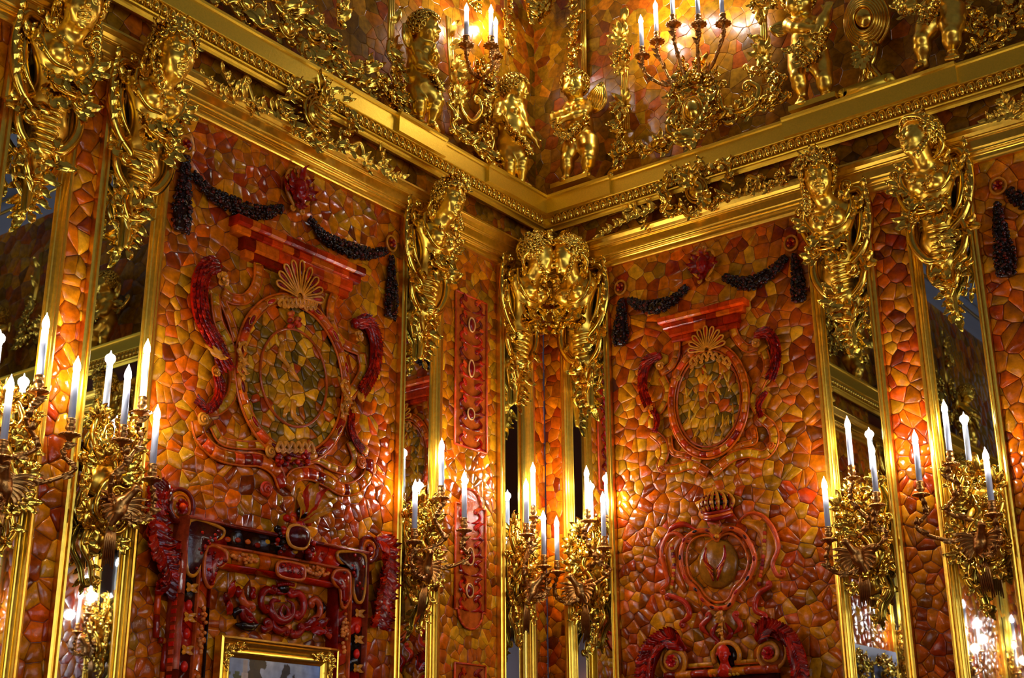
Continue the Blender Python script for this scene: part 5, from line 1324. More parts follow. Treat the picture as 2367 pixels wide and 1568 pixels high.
cornucopia(t, LW, [(498, 858), (506, 895), (500, 925), (478, 945), (452, 925)], .022, (500, 862), 1, 3); cornucopia(t, LW, [(812, 948), (810, 985), (818, 1015), (834, 1040)], .02, (816, 948), 1, 4)
for p, r, s_, cc in (((470, 970), .03, 1, HON), ((500, 858), .026, -1, ORA), ((615, 1132), .034, 1, lin((190, 50, 14))), ((835, 1068), .03, -1, ORA), ((812, 955), .022, 1, ORA), ((625, 1045), .03, 1, HON), ((690, 690), .03, 1, HON), ((650, 1040), .02, -1, HON)): KN(t, LW, p, r, s_, cc)
apart(t, 'honey_leaf', lambda mb: (leaf(mb, LW.px(480, 795, .03), -.9, .09, .06, .3, .5, 3, col=HON), leaf(mb, LW.px(832, 905, .03), -1.9, .08, .055, .3, -.5, 3, col=HON)))
apart(t, 'side_ornament', lambda mb: [rocaille_c(mb, HON, lambda m_: rocaille(m_, pxs(LW, q_, .045), .05, 3, .007, 5)) for q_ in ([(560, 795), (553, 835), (560, 870)], [(792, 885), (796, 925), (790, 960)])], mat=AMBER)
def top_o(mb):
    rs = random.Random(4)
    for k in range(9): scroll(mb, pxs(LW, [(645+k*10, 702+rs.uniform(-6, 10)), (652+k*10, 692), (660+k*9, 705)], .045), .007, (1, -1), .01, flute=0, n=7, col=HON)
    for k in range(14): sph(mb, LW.px(682+rs.uniform(-14, 12), 735+rs.uniform(-18, 22), .045), .013, 7, 5, pick(PAL_BRICK))
apart(t, 'crest_ornament', top_o)
def bot_o(mb):
    rs = random.Random(5)
    for k in range(40): sph(mb, LW.px(675+rs.uniform(-34, 40), 1058+rs.uniform(-14, 18), .045), rs.uniform(.006, .015), 7, 5, pick(RED))
    for k in range(6): scroll(mb, pxs(LW, [(640+k*14, 1036), (648+k*14, 1024), (656+k*14, 1040)], .05), .008, (1, -1), .011, flute=0, n=7, col=HON)
apart(t, 'foot_ornament', bot_o)
# small relief figure in the left medallion
def fig(mb):
    for pts, r in (([(655, 790), (650, 820), (668, 850)], .016), ([(668, 850), (690, 880)], .014), ([(640, 822), (660, 838)], .01), ([(680, 925), (678, 960), (700, 980)], .016), ([(665, 940), (655, 965)], .012)):
        tube(mb, cr(pxs(LW, pts, .022), 3), [r, r*1.1, r*.6], 8, .5, col=HON)
    sph(mb, LW.px(650, 782, .024), (.018, .02, .012), 9, 6, HON)
apart(t, 'medallion_figure', fig)
# right-hand cartouche
t = thing('amber_cartouche', 'amber cartouche with oval medallion, red pediment and palmette on the right-hand panel', 'wall relief', RW, RW.px(1642, 1090, 0))
pediment(t, RW, (1524, 738), (1722, 688), [(0, .0, .035, .075), (.02, -.035, .03, .055), (.05, -.065, .045, .05), (.06, -.11, .028, .04)])
c, rx, ry = oval(t, RW, (1642, 930), (1556, 950), (1727, 905), (1640, 803), (1645, 1052), .026, 0, .86, 32)
palmette(t, RW.px(1636, 812, .04), .14)
B = lambda pts, w_=.034, h=.014, pal=PAL_ORANGE, sd=(ORA, ORA), d=.012: band(t, pxs(RW, pts, d), w_, h, pal, .045, sides=sd)
B([(1558, 765), (1566, 800), (1558, 840), (1530, 865)]); B([(1692, 735), (1700, 775), (1726, 805), (1752, 802)]); B([(1532, 872), (1545, 905), (1530, 945), (1508, 965), (1506, 990)], pal=HP)
B([(1508, 1000), (1532, 1022), (1538, 1050), (1530, 1080), (1560, 1086), (1600, 1076), (1638, 1096)], .04, pal=HP); B([(1768, 812), (1776, 850), (1760, 890), (1742, 925), (1755, 955)], pal=HP)
B([(1756, 962), (1786, 990), (1790, 1025), (1768, 1052), (1730, 1048), (1690, 1060), (1648, 1096)], .04, pal=HP); B([(1548, 1010), (1556, 1045), (1590, 1055), (1620, 1068)], .024, .01); B([(1742, 990), (1745, 1020), (1715, 1030), (1680, 1046)], .024, .01)
cornucopia(t, RW, [(1528, 822), (1498, 838), (1488, 870), (1490, 905), (1500, 935)], .028, (1526, 846), 1, 5); cornucopia(t, RW, [(1745, 775), (1775, 772), (1793, 800), (1795, 840), (1784, 875)], .028, (1748, 793), 1, 6)
cornucopia(t, RW, [(1505, 940), (1520, 970), (1515, 1000)], .016, (1506, 944), 1, 7); cornucopia(t, RW, [(1772, 905), (1755, 935), (1760, 965)], .016, (1776, 900), 1, 8)
for p, r, s_, cc in (((1526, 846), .024, 1, HON), ((1748, 793), .024, -1, HON), ((1528, 1085), .018, 1, ORA), ((1782, 1030), .02, -1, ORA), ((1566, 875), .018, 1, HON)): KN(t, RW, p, r, s_, cc)
apart(t, 'crest_ornament', lambda mb: [scroll(mb, pxs(RW, [(1595+k*13, 822+abs(k-3)*5), (1602+k*13, 812+abs(k-3)*5), (1610+k*13, 824+abs(k-3)*5)], .045), .006, (1, -1), .009, flute=0, n=7, col=HON) for k in range(7)])
def grain(mb):
    rs = random.Random(2)
    for k in range(46):
        x, y = 1640+rs.uniform(-58, 60), 935+rs.uniform(-88, 88)
        if ((x-1641)/64)**2+((y-930)/98)**2 < 1:
            a = 1.5+rs.uniform(-.7, .7)*(1 if x < 1640 else -1); p = RW.px(x, y, .02); l = rs.uniform(.02, .045)
            tube(mb, [p-(math.cos(a)*l, math.sin(a)*l, 0), p, p+(math.cos(a)*l, math.sin(a)*l, 0)], [.002, .008, .002], 6, .5, col=pick(PAL_HONEY))
apart(t, 'medallion_relief', grain)
# ---------------------------------------------------------------- crown and heart shield
t = thing('amber_heart_shield', 'red-rimmed amber heart shield under a jewelled crown on the right-hand panel', 'wall relief', RW, RW.px(1665, 1490, 0))
hp = [(1657, 1243), (1638, 1228), (1608, 1230), (1583, 1250), (1574, 1290), (1584, 1335), (1610, 1364), (1626, 1388), (1648, 1405), (1668, 1407), (1688, 1399), (1703, 1370), (1730, 1338), (1745, 1292), (1724, 1242), (1694, 1222), (1668, 1230)]
Qh = cr(pxs(RW, hp, .03), 4, closed=True)
apart(t, 'heart_rim', lambda mb: tube(mb, Qh, .013, 10, .9, 0, True, col=lin((206, 80, 20)))); apart(t, 'inner_rim', lambda mb: tube(mb, (Qh-Qh.mean(0))*np.array((.84, .86, 1))+Qh.mean(0), .006, 8, 1, 0, True, col=ORA))
for k in range(0, len(Qh), 4):
    T = Qh[(k+1) % len(Qh)]-Qh[k-1]; T /= np.linalg.norm(T); R = np.array([[T[0], -T[1], 0], [T[1], T[0], 0], [0, 0, 1]])
    apart(t, 'cabochon', lambda mb: sph(mb, Qh[k]+(0, 0, .011), (.014, .007, .005), 10, 5, pick(RED if k % 8 else DARK), R=R))
hc_ = Qh.mean(0)
apart(t, 'shield_field', lambda mb: sph(mb, hc_+(0, .01, -.02), (.11, .12, .03), 24, 8, lin((150, 92, 18))))
for s_ in (-1, 1):
    apart(t, 'drapery', lambda mb: [tube(mb, cr([hc_+(s_*.05, .09-.01*k, .0), hc_+(s_*(.055-.006*k), .03-.012*k, .012), hc_+(s_*.01, -.02-.014*k, .016)], 4), [.004, .008, .004], 6, col=(ORA if k % 2 else RDK)) for k in range(5)])
def curls(name, lst, r, col, vr=.014):
    for pts, e in lst: apart(t, name, lambda mb: scroll(mb, pxs(RW, pts, .028), r, e, vr, flute=0, n=8, col=col))
curls('side_scroll', [([(1590, 1252), (1562, 1233), (1540, 1244), (1529, 1278), (1538, 1319), (1543, 1347), (1530, 1362)], (1, 1)), ([(1704, 1208), (1730, 1187), (1761, 1193), (1787, 1224), (1799, 1267), (1786, 1304), (1796, 1330), (1808, 1333)], (0, 1))], .01, lin((200, 70, 16)))
curls('side_scroll', [([(1610, 1225), (1580, 1212), (1552, 1222), (1542, 1240)], (0, 0)), ([(1545, 1376), (1583, 1393), (1594, 1422), (1576, 1440)], (1, 1)), ([(1779, 1356), (1752, 1376), (1746, 1410), (1768, 1422)], (1, -1)), ([(1640, 1428), (1622, 1450), (1640, 1470)], (1, 0)), ([(1698, 1425), (1712, 1448), (1696, 1466)], (-1, 0)), ([(1735, 1440), (1752, 1450), (1770, 1430)], (0, 0))], .012, lin((176, 40, 12)), .012)
def inl(mb):
    for k in range(16):
        a = k/15; p = RW.px(1552+6*math.sin(a*PI), 1262+95*a, .02); sph(mb, p, (.011, .013, .006), 7, 5, pick(PAL_BRICK+PAL_HONEY)); p = RW.px(1768-14*a*a, 1215+135*a, .02); sph(mb, p, (.011, .014, .006), 7, 5, pick(PAL_BRICK+PAL_HONEY))
apart(t, 'inlay', inl)
apart(t, 'crest', lambda mb: (spray(mb, RW.px(1657, 1232, .05), PI/2+.5, 3, .4, .05, .03, 1, col=HON), spray(mb, RW.px(1657, 1232, .05), PI/2-.5, 3, .4, .05, .03, 2, col=HON), sph(mb, RW.px(1657, 1240, .05), .012, 8, 6, HON)))
apart(t, 'pendant', lambda mb: (sprig(mb, pxs(RW, [(1668, 1412), (1668, 1440), (1670, 1470)], .04), .006, 6, .035, .024, 3, col=HON), sph(mb, RW.px(1671, 1483, .04), .011, 9, 6, HON), [scroll(mb, pxs(RW, [(1668+s_*8, 1440), (1668+s_*22, 1465), (1668+s_*8, 1482)], .03), .01, (0, s_), .01, flute=0, col=RDK) for s_ in (-1, 1)]))
apart(t, 'foot_plate', lambda mb: [sph(mb, RW.px(1668+s_*22, 1438, .01), (.045, .06, .012), 16, 6, lin((170, 100, 24))) for s_ in (-1, 1)])
apart(t, 'wing_plate', lambda mb: [tube(mb, cr(pxs(RW, q_, .008), 4), [.01, .035, .038, .01], 12, .3, col=pick(PAL_ORANGE)) for q_ in ([(1590, 1235), (1556, 1262), (1556, 1310), (1585, 1370)], [(1715, 1205), (1765, 1225), (1775, 1285), (1745, 1350)])])
t = thing('amber_crown_relief', 'jewelled amber crown with dark cap above the heart shield', 'wall relief', RW, RW.px(1657, 1205, 0))
cc = RW.px(1657, 1180, .03); cw = .085
apart(t, 'cap', lambda mb: sph(mb, cc+(0, .035, .0), (.07, .055, .04), 20, 10, DRK), AMBER)
for k in range(7):
    f_ = (k-3)/3
    apart(t, 'arch', lambda mb: (tube(mb, cr([cc+(f_*cw*.85, -.005, .035*(1-f_*f_)), cc+(f_*cw*1.08, .035, .048*(1-f_*f_)+.002), cc+(f_*cw*.75, .075, .035*(1-f_*f_)), cc+(0, .095, .012)], 4), [.009, .011, .008, .005], 7, .7, col=HON), [sph(mb, cc+(f_*cw*(1.05-.1*j), .02+.022*j, .055*(1-f_*f_)+.006), .0055, 6, 5, RDK) for j in range(3)]))
apart(t, 'circlet', lambda mb: [tube(mb, cr([cc+(-cw*.9, y+.012, -.01), cc+(-cw*.5, y-.004, .03), cc+(0, y-.01, .045), cc+(cw*.5, y-.004, .03), cc+(cw*.9, y+.012, -.01)], 4), r, 8, col=c_) for y, r, c_ in ((-.012, .009, lin((150, 30, 10))), (-.028, .008, ORA), (-.042, .01, lin((130, 20, 8))))])
apart(t, 'fleuron', lambda mb: [sph(mb, cc+(f*cw*.95, .004, .04*(1-f*f)), (.008, .012, .008), 7, 5, RDK) for f in np.linspace(-1, 1, 9)])
apart(t, 'orb', lambda mb: (sph(mb, cc+(0, .105, .012), .012, 10, 7, HON), box(mb, cc+(-.002, .115, .01), cc+(.002, .14, .014), HON), box(mb, cc+(-.009, .124, .01), cc+(.009, .129, .014), HON)))
# ---------------------------------------------------------------- great amber picture frame, lower left
A0 = LW.px(432, 1191, .08); A1 = LW.px(853, 1276, .08); fu0, fu1, fv = A0[0], A1[0], (A0[1]+A1[1])/2
t = thing('amber_picture_frame', 'deep red and dark amber picture frame with cabochons on the left-hand panel', 'picture frame', LW, ((fu0+fu1)/2, V0, 0))
def ring_pts(e): return [(fu0+e, V0), (fu0+e, fv-e), (fu1-e, fv-e), (fu1-e, V0)]
def miter_strip(name, e0, e1, d0, d1, pal, seg, bulgek=.3, mat=None, smooth=True):
    """three sides of the frame between insets e0 and e1, cut into inlaid pieces"""
    def side(a, b, ca, cb):     # a,b outer end points, ca,cb inner ones
        L = math.hypot(b[0]-a[0], b[1]-a[1]); n = max(1, int(L/seg)); cu = [(i+(RJ.uniform(-.3, .3) if 0 < i < n else 0))/n for i in range(n+1)]
        for x, y in zip(cu[:-1], cu[1:]):
            V = []
            for s_ in (x+.001/L, y-.001/L):
                o = np.array((a[0]+(b[0]-a[0])*s_, a[1]+(b[1]-a[1])*s_)); i_ = np.array((ca[0]+(cb[0]-ca[0])*s_, ca[1]+(cb[1]-ca[1])*s_))
                for k, z in ((0, 0), (0, d0), (.25, d0+bulgek*(e1-e0)*.7), (.5, (d0+d1)/2+bulgek*(e1-e0)), (.75, d1+bulgek*(e1-e0)*.7), (1, d1), (1, 0)): V.append((*(o*(1-k)+i_*k), z))
            MB().add(V, [(i, i+1, 8+i, 7+i) for i in range(6)]+[tuple(range(7)), tuple(range(13, 6, -1))], pick(pal)).part(name, mat or AMBER, t, smooth, colored=True)
    O = ring_pts(e0); I = ring_pts(e1)
    for k in range(3): side(O[k], O[k+1], I[k], I[k+1])
miter_strip('outer_rim', 0, .011, .085, .088, [lin((120, 30, 14)), lin((150, 50, 20))], .25, .2)
miter_strip('dark_inlay', .011, .085, .062, .058, RED+DARK+RED, .09, .12)
miter_strip('middle_rim', .085, .095, .07, .07, [lin((190, 74, 20))], .25, .3)
miter_strip('orange_inlay', .095, .15, .056, .05, PAL_BRICK+PAL_ORANGE, .07, .22)
miter_strip('inner_rim', .15, .17, .056, .04, RED+[DRK], .2, .5)
for k in range(34):     # row of small squares down the outer flank
    y = fv-.12-k*.03
    if y < V0: break
    mb = MB(); box(mb, (fu0-.004, y-.0085, .035), (fu0+.001, y+.0085, .062), np.array(RJ.choice([lin((230, 50, 16)), lin((200, 26, 10)), lin((226, 90, 40))]))); mb.part('flank_square', AMBER, t, False, colored=True)
def cab(ptsu, r, col=RDK, h=.02, rim=HON, z=.075):
    P = cr([(u, v, z) for u, v in ptsu], 4, closed=True); c = P.mean(0)
    apart(t, 'cabochon_rim', lambda mb: tube(mb, P, .008, 7, 1, .1, True, col=rim))
    n = len(P)
    def fn(mb):
        V = [tuple(p) for p in P]+[tuple(c+(p-c)*.7+(0, 0, h*.8)) for p in P]+[tuple(c+(p-c)*.35+(0, 0, h)) for p in P]+[tuple(c+(0, 0, h*1.05))]
        Fc = []
        for q_ in range(2):
            for i in range(n): Fc.append((q_*n+i, q_*n+(i+1) % n, (q_+1)*n+(i+1) % n, (q_+1)*n+i))
        for i in range(n): Fc.append((2*n+i, 2*n+(i+1) % n, 3*n))
        mb.add(V, Fc, col)
        rs = random.Random(int(c[0]*1000))
        for k in range(18 if h < .018 else 0):
            p = P[rs.randrange(n)]; q_ = rs.random(); p = c+(p-c)*q_*.85; sph(mb, (p[0], p[1], c[2]+h*.75), .008, 6, 4, pick(RED))
    apart(t, 'cabochon', fn)
for s_, ux in ((1, fu0), (-1, fu1)):
    X = lambda e: ux+s_*e
    cab([(X(.02), fv-.02), (X(.17), fv-.022), (X(.19), fv-.045), (X(.16), fv-.068), (X(.085), fv-.07), (X(.08), fv-.19), (X(.05), fv-.225), (X(.02), fv-.19)], 0, lin((60, 12, 8)), .014)
    cab([(X(.115), fv-.105), (X(.19), fv-.105), (X(.215), fv-.14), (X(.19), fv-.17), (X(.165), fv-.18), (X(.15), fv-.25), (X(.125), fv-.25), (X(.105), fv-.2)], 0, RDK, .016, ORA)
um = (fu0+fu1)/2+.06
cab([(um-.05, fv+.03), (um, fv+.045), (um+.05, fv+.03), (um+.06, fv-.01), (um+.035, fv-.045), (um-.035, fv-.045), (um-.06, fv-.01)], 0, lin((70, 8, 6)), .03, HON, .1)
cab([(um-.065, fv-.11), (um+.05, fv-.11), (um+.07, fv-.14), (um+.05, fv-.17), (um-.065, fv-.17), (um-.085, fv-.14)], 0, lin((150, 20, 10)), .016, ORA)
apart(t, 'plume', lambda mb: [leaf(mb, (um+.004*k, fv+.07, .1), PI/2-.45*(k-2)*.6, .16-.012*abs(k-2), .05, .4, -.25*(k-2), 2, 8, col=pick([HON, ORA, lin((190, 40, 14))])) for k in range(6)]+[leaf(mb, (um-.02, fv+.1, .1), PI/2+.3, .1, .05, .3, .2, 0, 8, col=HON)])
apart(t, 'crest_beads', lambda mb: [sph(mb, (um+RJ.uniform(-.085, .085), fv+RJ.uniform(.045, .085), .09), RJ.uniform(.012, .022), 7, 5, pick(RED+PAL_BRICK)) for _ in range(18)]+[sph(mb, (um+s_*.085+RJ.uniform(-.02, .02), fv+RJ.uniform(-.08, .04), .085), RJ.uniform(.01, .02), 7, 5, pick(RED+DARK)) for s_ in (-1, 1) for _ in range(9)])
apart(t, 'drilled_boss', lambda mb: (sph(mb, (um-.005, fv+.095, .12), (.028, .026, .02), 12, 8, DRK), tube(mb, [(um-.005+.007*math.cos(a), fv+.097+.007*math.sin(a), .141) for a in np.linspace(0, 2*PI, 12, endpoint=False)], .002, 5, closed=True, col=(.8, .8, .8)), sph(mb, (um+.028, fv+.09, .12), .016, 9, 7, HON)))
def ears(mb):
    for (u, v, hor) in ((fu0+.31, fv-.122, 1), (fu1-.3, fv-.122, 1), (fu0+.122, fv-.42, 0), (fu0+.122, fv-.66, 0), (fu1-.122, fv-.36, 0), (fu1-.122, fv-.62, 0)):
        for k in range(34):
            a = RJ.uniform(-1, 1); w = (1-a*a)*.019; o = RJ.uniform(-w, w); sph(mb, (u+(a*.07 if hor else o), v+(o if hor else a*.085), .07), .0085, 6, 4, pick([lin((214, 104, 30)), lin((226, 130, 50))]))
apart(t, 'corn_ear', ears, stuff=True)
apart(t, 'bow', lambda mb: [leaf(mb, (fu0+.048 if s_ > 0 else fu1-.048, fv-dv, .072), a, .03, .02, .2, 0, 0, 6, col=HON) for dv in (.27, .38, .5, .62) for s_ in (1, -1) for a in (.5, 2.6, 3.7, 5.8)])
apart(t, 'ruby_drop', lambda mb: [sph(mb, (fu0+.048 if s_ > 0 else fu1-.048, fv-dv, .07), (.016, .022, .012), 10, 7, lin((220, 30, 10))) for dv in (.335, .44, .56) for s_ in (1, -1)])
apart(t, 'inlay_disc', lambda mb: [sph(mb, (u, fv-RJ.uniform(.035, .06), .066), (.017, .012, .005), 8, 5, pick(PAL_BRICK+PAL_HONEY)) for u in np.linspace(fu0+.22, fu1-.22, 12)])
# side volutes with red acanthus
def vol(nm, label, path, vc, vr, side, sd, dn):
    tt = thing('amber_side_scroll', label, 'wall relief', LW, LW.px(dn[0], dn[1], 0))
    c = LW.px(vc[0], vc[1], .03)
    def ringf(mb):
        P = [c+(vr*(1-.25*k/40)*math.cos(1.9*side+side*-k*.17+PI/2), vr*1.05*(1-.25*k/40)*math.sin(1.9*side+side*-k*.17+PI/2), 0) for k in range(41)]; tube(mb, P, [.006, .012, .014], 8, 1, .25, col=lin((110, 24, 8)))
    apart(tt, 'volute', ringf); apart(tt, 'volute_flower', lambda mb: (flower(mb, c, vr*.5, 6, 0, RDK), sph(mb, c+(0, 0, .01), vr*.22, 8, 6, pick(PAL_BRICK)), tube(mb, [c+(vr*.62*math.cos(a), vr*.66*math.sin(a), 0) for a in np.linspace(0, 2*PI, 20, endpoint=False)], .006, 7, closed=True, col=ORA)))
    Q = pxs(LW, path, .03)
    apart(tt, 'stem', lambda mb: tube(mb, cr(Q, 6), [.012, .02, .018, .008], 9, .8, .15, col=RDK))
    def lv(mb):
        P = cr(Q, 8); rs = random.Random(sd)
        for k in range(2, len(P)-2, 1):
            T = P[k+1]-P[k-1]; a = math.atan2(T[1], T[0])
            for s_ in (-1, 1): leaf(mb, P[k]+(0, 0, .004+.012*rs.random()), a+s_*rs.uniform(.5, .9), .07*rs.uniform(.7, 1.1), .042, .14, s_*.9, 3, 8, col=np.array(rs.choice(RED)))
    apart(tt, 'acanthus', lv); return tt
vol('left', 'dark red acanthus scroll running down left of the amber picture frame', [(398, 1130), (362, 1145), (352, 1190), (358, 1245), (375, 1290), (388, 1330), (380, 1365)], (418, 1172), .07, 1, 3, (375, 1370))
vol('right', 'dark red acanthus scroll running down right of the amber picture frame', [(868, 1245), (888, 1265), (893, 1310), (885, 1355), (876, 1400), (868, 1450)], (852, 1272), .06, -1, 4, (876, 1450))
tt = thing('amber_strip_border', 'stepped orange amber border below the red acanthus scroll at the lower left', 'wall relief', LW, LW.px(372, 1560, 0))
band(tt, pxs(LW, [(365, 1368), (362, 1420), (360, 1476)], .01), .022, .012, PAL_BRICK, .06); band(tt, pxs(LW, [(366, 1480), (380, 1483)], .01), .022, .012, PAL_BRICK, .06); band(tt, pxs(LW, [(384, 1486), (378, 1530), (374, 1600)], .01), .022, .012, PAL_BRICK, .06)
# red relief in the frame's field
t2 = thing('amber_monogram_relief', 'red scrollwork relief with a small crown above the gilded landscape frame', 'wall relief', LW, LW.px(655, 1460, 0))
F5 = lambda pts: pxs(LW, [(540+x/5.2, 1340+y/5.2) for x, y in pts], .03)
for pts, e, r, c_ in (([(470, 150), (400, 120), (340, 180), (330, 290), (370, 370)], (1, 1), .011, RDK), ([(700, 190), (780, 170), (840, 260), (830, 380), (790, 450)], (-1, -1), .012, lin((170, 24, 10))), ([(560, 260), (470, 260), (450, 370), (510, 470), (600, 500), (700, 430), (710, 300), (640, 250)], (0, 0), .013, lin((140, 16, 8))),
                      ([(600, 300), (560, 380), (590, 470), (650, 460), (655, 360), (600, 300)], (0, 0), .009, RDK), ([(20, 480), (10, 400), (60, 370), (110, 400)], (0, 1), .009, DRK), ([(300, 540), (220, 460), (150, 380), (100, 350), (120, 450), (180, 500)], (0, 1), .011, RDK), ([(20, 540), (120, 560), (230, 570), (310, 530)], (0, 0), .012, DRK),
                      ([(330, 560), (370, 600), (430, 570), (430, 520)], (0, 1), .012, RDK), ([(470, 480), (500, 580), (560, 620), (620, 600)], (0, -1), .011, RDK), ([(700, 590), (700, 650), (770, 660), (820, 610)], (0, 1), .012, lin((150, 20, 8))), ([(830, 600), (920, 560), (1000, 520)], (0, -1), .013, RDK), ([(930, 260), (990, 240), (1040, 330), (1020, 440), (940, 490)], (1, 1), .011, lin((180, 60, 16))),
                      ([(1070, 270), (1075, 350), (1070, 420)], (0, 0), .011, DRK), ([(1190, 370), (1240, 440), (1200, 560), (1160, 640)], (0, -1), .012, RDK), ([(1110, 560), (1120, 640), (1180, 690), (1210, 630)], (0, 1), .01, lin((190, 50, 14))), ([(60, 80), (50, 150), (55, 220)], (0, 0), .014, RDK), ([(110, 120), (100, 220), (140, 300), (210, 300)], (0, -1), .012, lin((190, 70, 18))), ([(210, 90), (240, 130), (220, 160)], (0, 1), .008, RDK)):
    apart(t2, 'scroll', lambda mb: scroll(mb, F5(pts), r*1.25, e, .013, flute=.1, n=8, col=c_))
apart(t2, 'leaf', lambda mb: [leaf(mb, F5([(x, y)])[0], a, .06, .04, .3, .6, 3, col=pick(RED)) for x, y, a in ((-60, 420, 1.9), (-80, 300, 2.2), (-60, 200, 1.4), (860, 570, .6), (950, 600, -.3), (1000, 560, .5), (1230, 330, 1.2))])
apart(t2, 'crown', lambda mb: (sph(mb, F5([(598, 110)])[0], (.032, .022, .018), 12, 8, DRK), [sph(mb, F5([(510+26*k, 70-14*math.sin(k/7*PI))])[0]+(0, 0, .012), .009, 6, 5, RDK) for k in range(8)], [tube(mb, F5([(520, 130+30*k), (600, 140+30*k), (660, 125+30*k)]), .007, 6, col=RDK) for k in range(2)]))
# gilded frame and landscape painting
g0 = LW.px(514, 1466.6, .06); g1 = LW.px(785, 1502.5, .06); gu0, gu1, gv = g0[0], g1[0], (g0[1]+g1[1])/2
tp = thing('landscape_painting', 'landscape painting with ruins and trees in a gilded frame, lower left', 'painting', LW, ((gu0+gu1)/2, V0, 0))
GP = [(0, .02), (0, .06), (.008, .064), (.014, .06), (.018, .05), (.026, .047), (.036, .038), (.044, .036), (.05, .043), (.056, .044), (.06, .036), (.068, .032), (.075, .026)]
O = [(gu0, V0), (gu0, gv), (gu1, gv), (gu1, V0)]
for k in range(3):
    (ax, ay), (bx2, by) = O[k], O[k+1]; sg = [(1, 0, 1, -1), (1, -1, -1, -1), (-1, -1, -1, 0)][k]; V = []
    for (x, y, sx_, sy_) in ((ax, ay, sg[0], sg[1]), (bx2, by, sg[2], sg[3])):
        for e, z in GP: V.append((x+sx_*e, y+sy_*e, z))
    n = len(GP); MB().add(V, [(i, i+1, n+i+1, n+i) for i in range(n-1)]).part('frame_rail', GOLD_SATIN, tp, False)
for s_, x in ((1, gu0+.04), (-1, gu1-.04)):
    mb = MB(); rocaille(mb, [(x+s_*.09, gv-.035, .045), (x+s_*.04, gv-.037, .05), (x, gv-.05, .05), (x, gv-.13, .045)], .032, 7, .004, 3, lobes=2); mb.part('corner_ornament', GOLD, tp)
def painting():
    NX, NY = 190, 110; x0, x1, y1 = gu0+.07, gu1-.07, gv-.07; V = []; C_ = []; Wd = x1-x0
    rs = np.random.RandomState(9); gx, gy = np.meshgrid(np.linspace(0, 1, NX), np.linspace(0, (y1-V0)/Wd, NY))
    def fbm(sc, sd):
        r = np.random.RandomState(sd); f_ = np.zeros_like(gx)
        for o in range(5):
            for _ in range(4):
                a = r.uniform(0, 6.28); f_ += np.sin((gx*math.cos(a)+gy*math.sin(a))*sc*2**o+r.uniform(0, 6.28))/(2**o*2)
        return f_
    cl = np.clip(.5+.35*fbm(7, 3), 0, 1)[..., None]
    sky = np.array(lin((104, 120, 146)))*(1-cl)+np.array(lin((188, 186, 182)))*cl
    bl = np.clip((gx-.72)*4, 0, 1)[..., None]*np.clip(.5+.5*fbm(9, 5), 0, 1)[..., None]; sky = sky*(1-.7*bl)+np.array(lin((110, 146, 206)))*bl*.7
    img = sky
    def put(mask, c): img[mask] = np.array(lin(c))
    n1 = fbm(30, 8); n2 = fbm(60, 12)
    put((gx < .23) & (gy > .26), (70, 60, 34)); put((gx < .23) & (gy > .19) & (gy < .23), (120, 98, 52)); put((gx < .2) & (gy > .11) & (gy < .19) & (n1 > -.2), (84, 84, 34)); put((gx < .23) & (gy >= .23) & (gy < .26), (92, 74, 40))
    put((gx > .08) & (gx < .15) & (gy > .3), (130, 130, 120))
    tr_ = ((gx-.28)/.07)**2+((gy-.12)/.2)**2+.35*n2 < 1; put(tr_, (70, 54, 24)); put(((gx-.33)/.06)**2+((gy-.04)/.05)**2+.4*n2 < 1, (84, 66, 26))
    put((gx > .15) & (gx < .2) & (gy > .02), (176, 156, 136)); put((gx > .14) & (gx < .21) & (gy > .12) & (gy < .17), (196, 172, 150)); put((gx > .19) & (gx < .2) & (gy > .17), (120, 90, 70))
    for (cx, cy, rx, ry, c) in ((.6, .12, .05, .1, (52, 38, 24)), (.64, .22, .07, .12, (44, 34, 22)), (.54, .3, .1, .12, (74, 50, 24)), (.72, .32, .08, .1, (40, 34, 22)), (.73, .2, .03, .06, (50, 44, 24)), (.6, .45, .2, .14, (46, 36, 20))):
        put(((gx-cx)/rx)**2+((gy-cy)/ry)**2+.55*n2+.3*n1 < 1, c)
    img *= (1+.12*n2)[..., None]
    for j in range(NY):
        for i in range(NX): V.append((x0+gx[j, i]*Wd, y1-gy[j, i]*Wd, .024))
    C_ = np.clip(img, 0, 1).reshape(-1, 3); Fc = [(j*NX+i, (j+1)*NX+i, (j+1)*NX+i+1, j*NX+i+1) for j in range(NY-1) for i in range(NX-1)]
    mb = MB(); mb.v.append(np.array(V)); mb.f = Fc; mb.n = len(V); mb.c.append(C_); mb.part('canvas', CANVAS, tp, False, colored=True)
CANVAS, _nt, _b = new_mat('oil_canvas'); _a = _nt.nodes.new('ShaderNodeAttribute'); _a.attribute_name = 'tint'; _nt.links.new(_a.outputs['Color'], _b.inputs['Base Color']); _b.inputs['Roughness'].default_value = .35
painting()
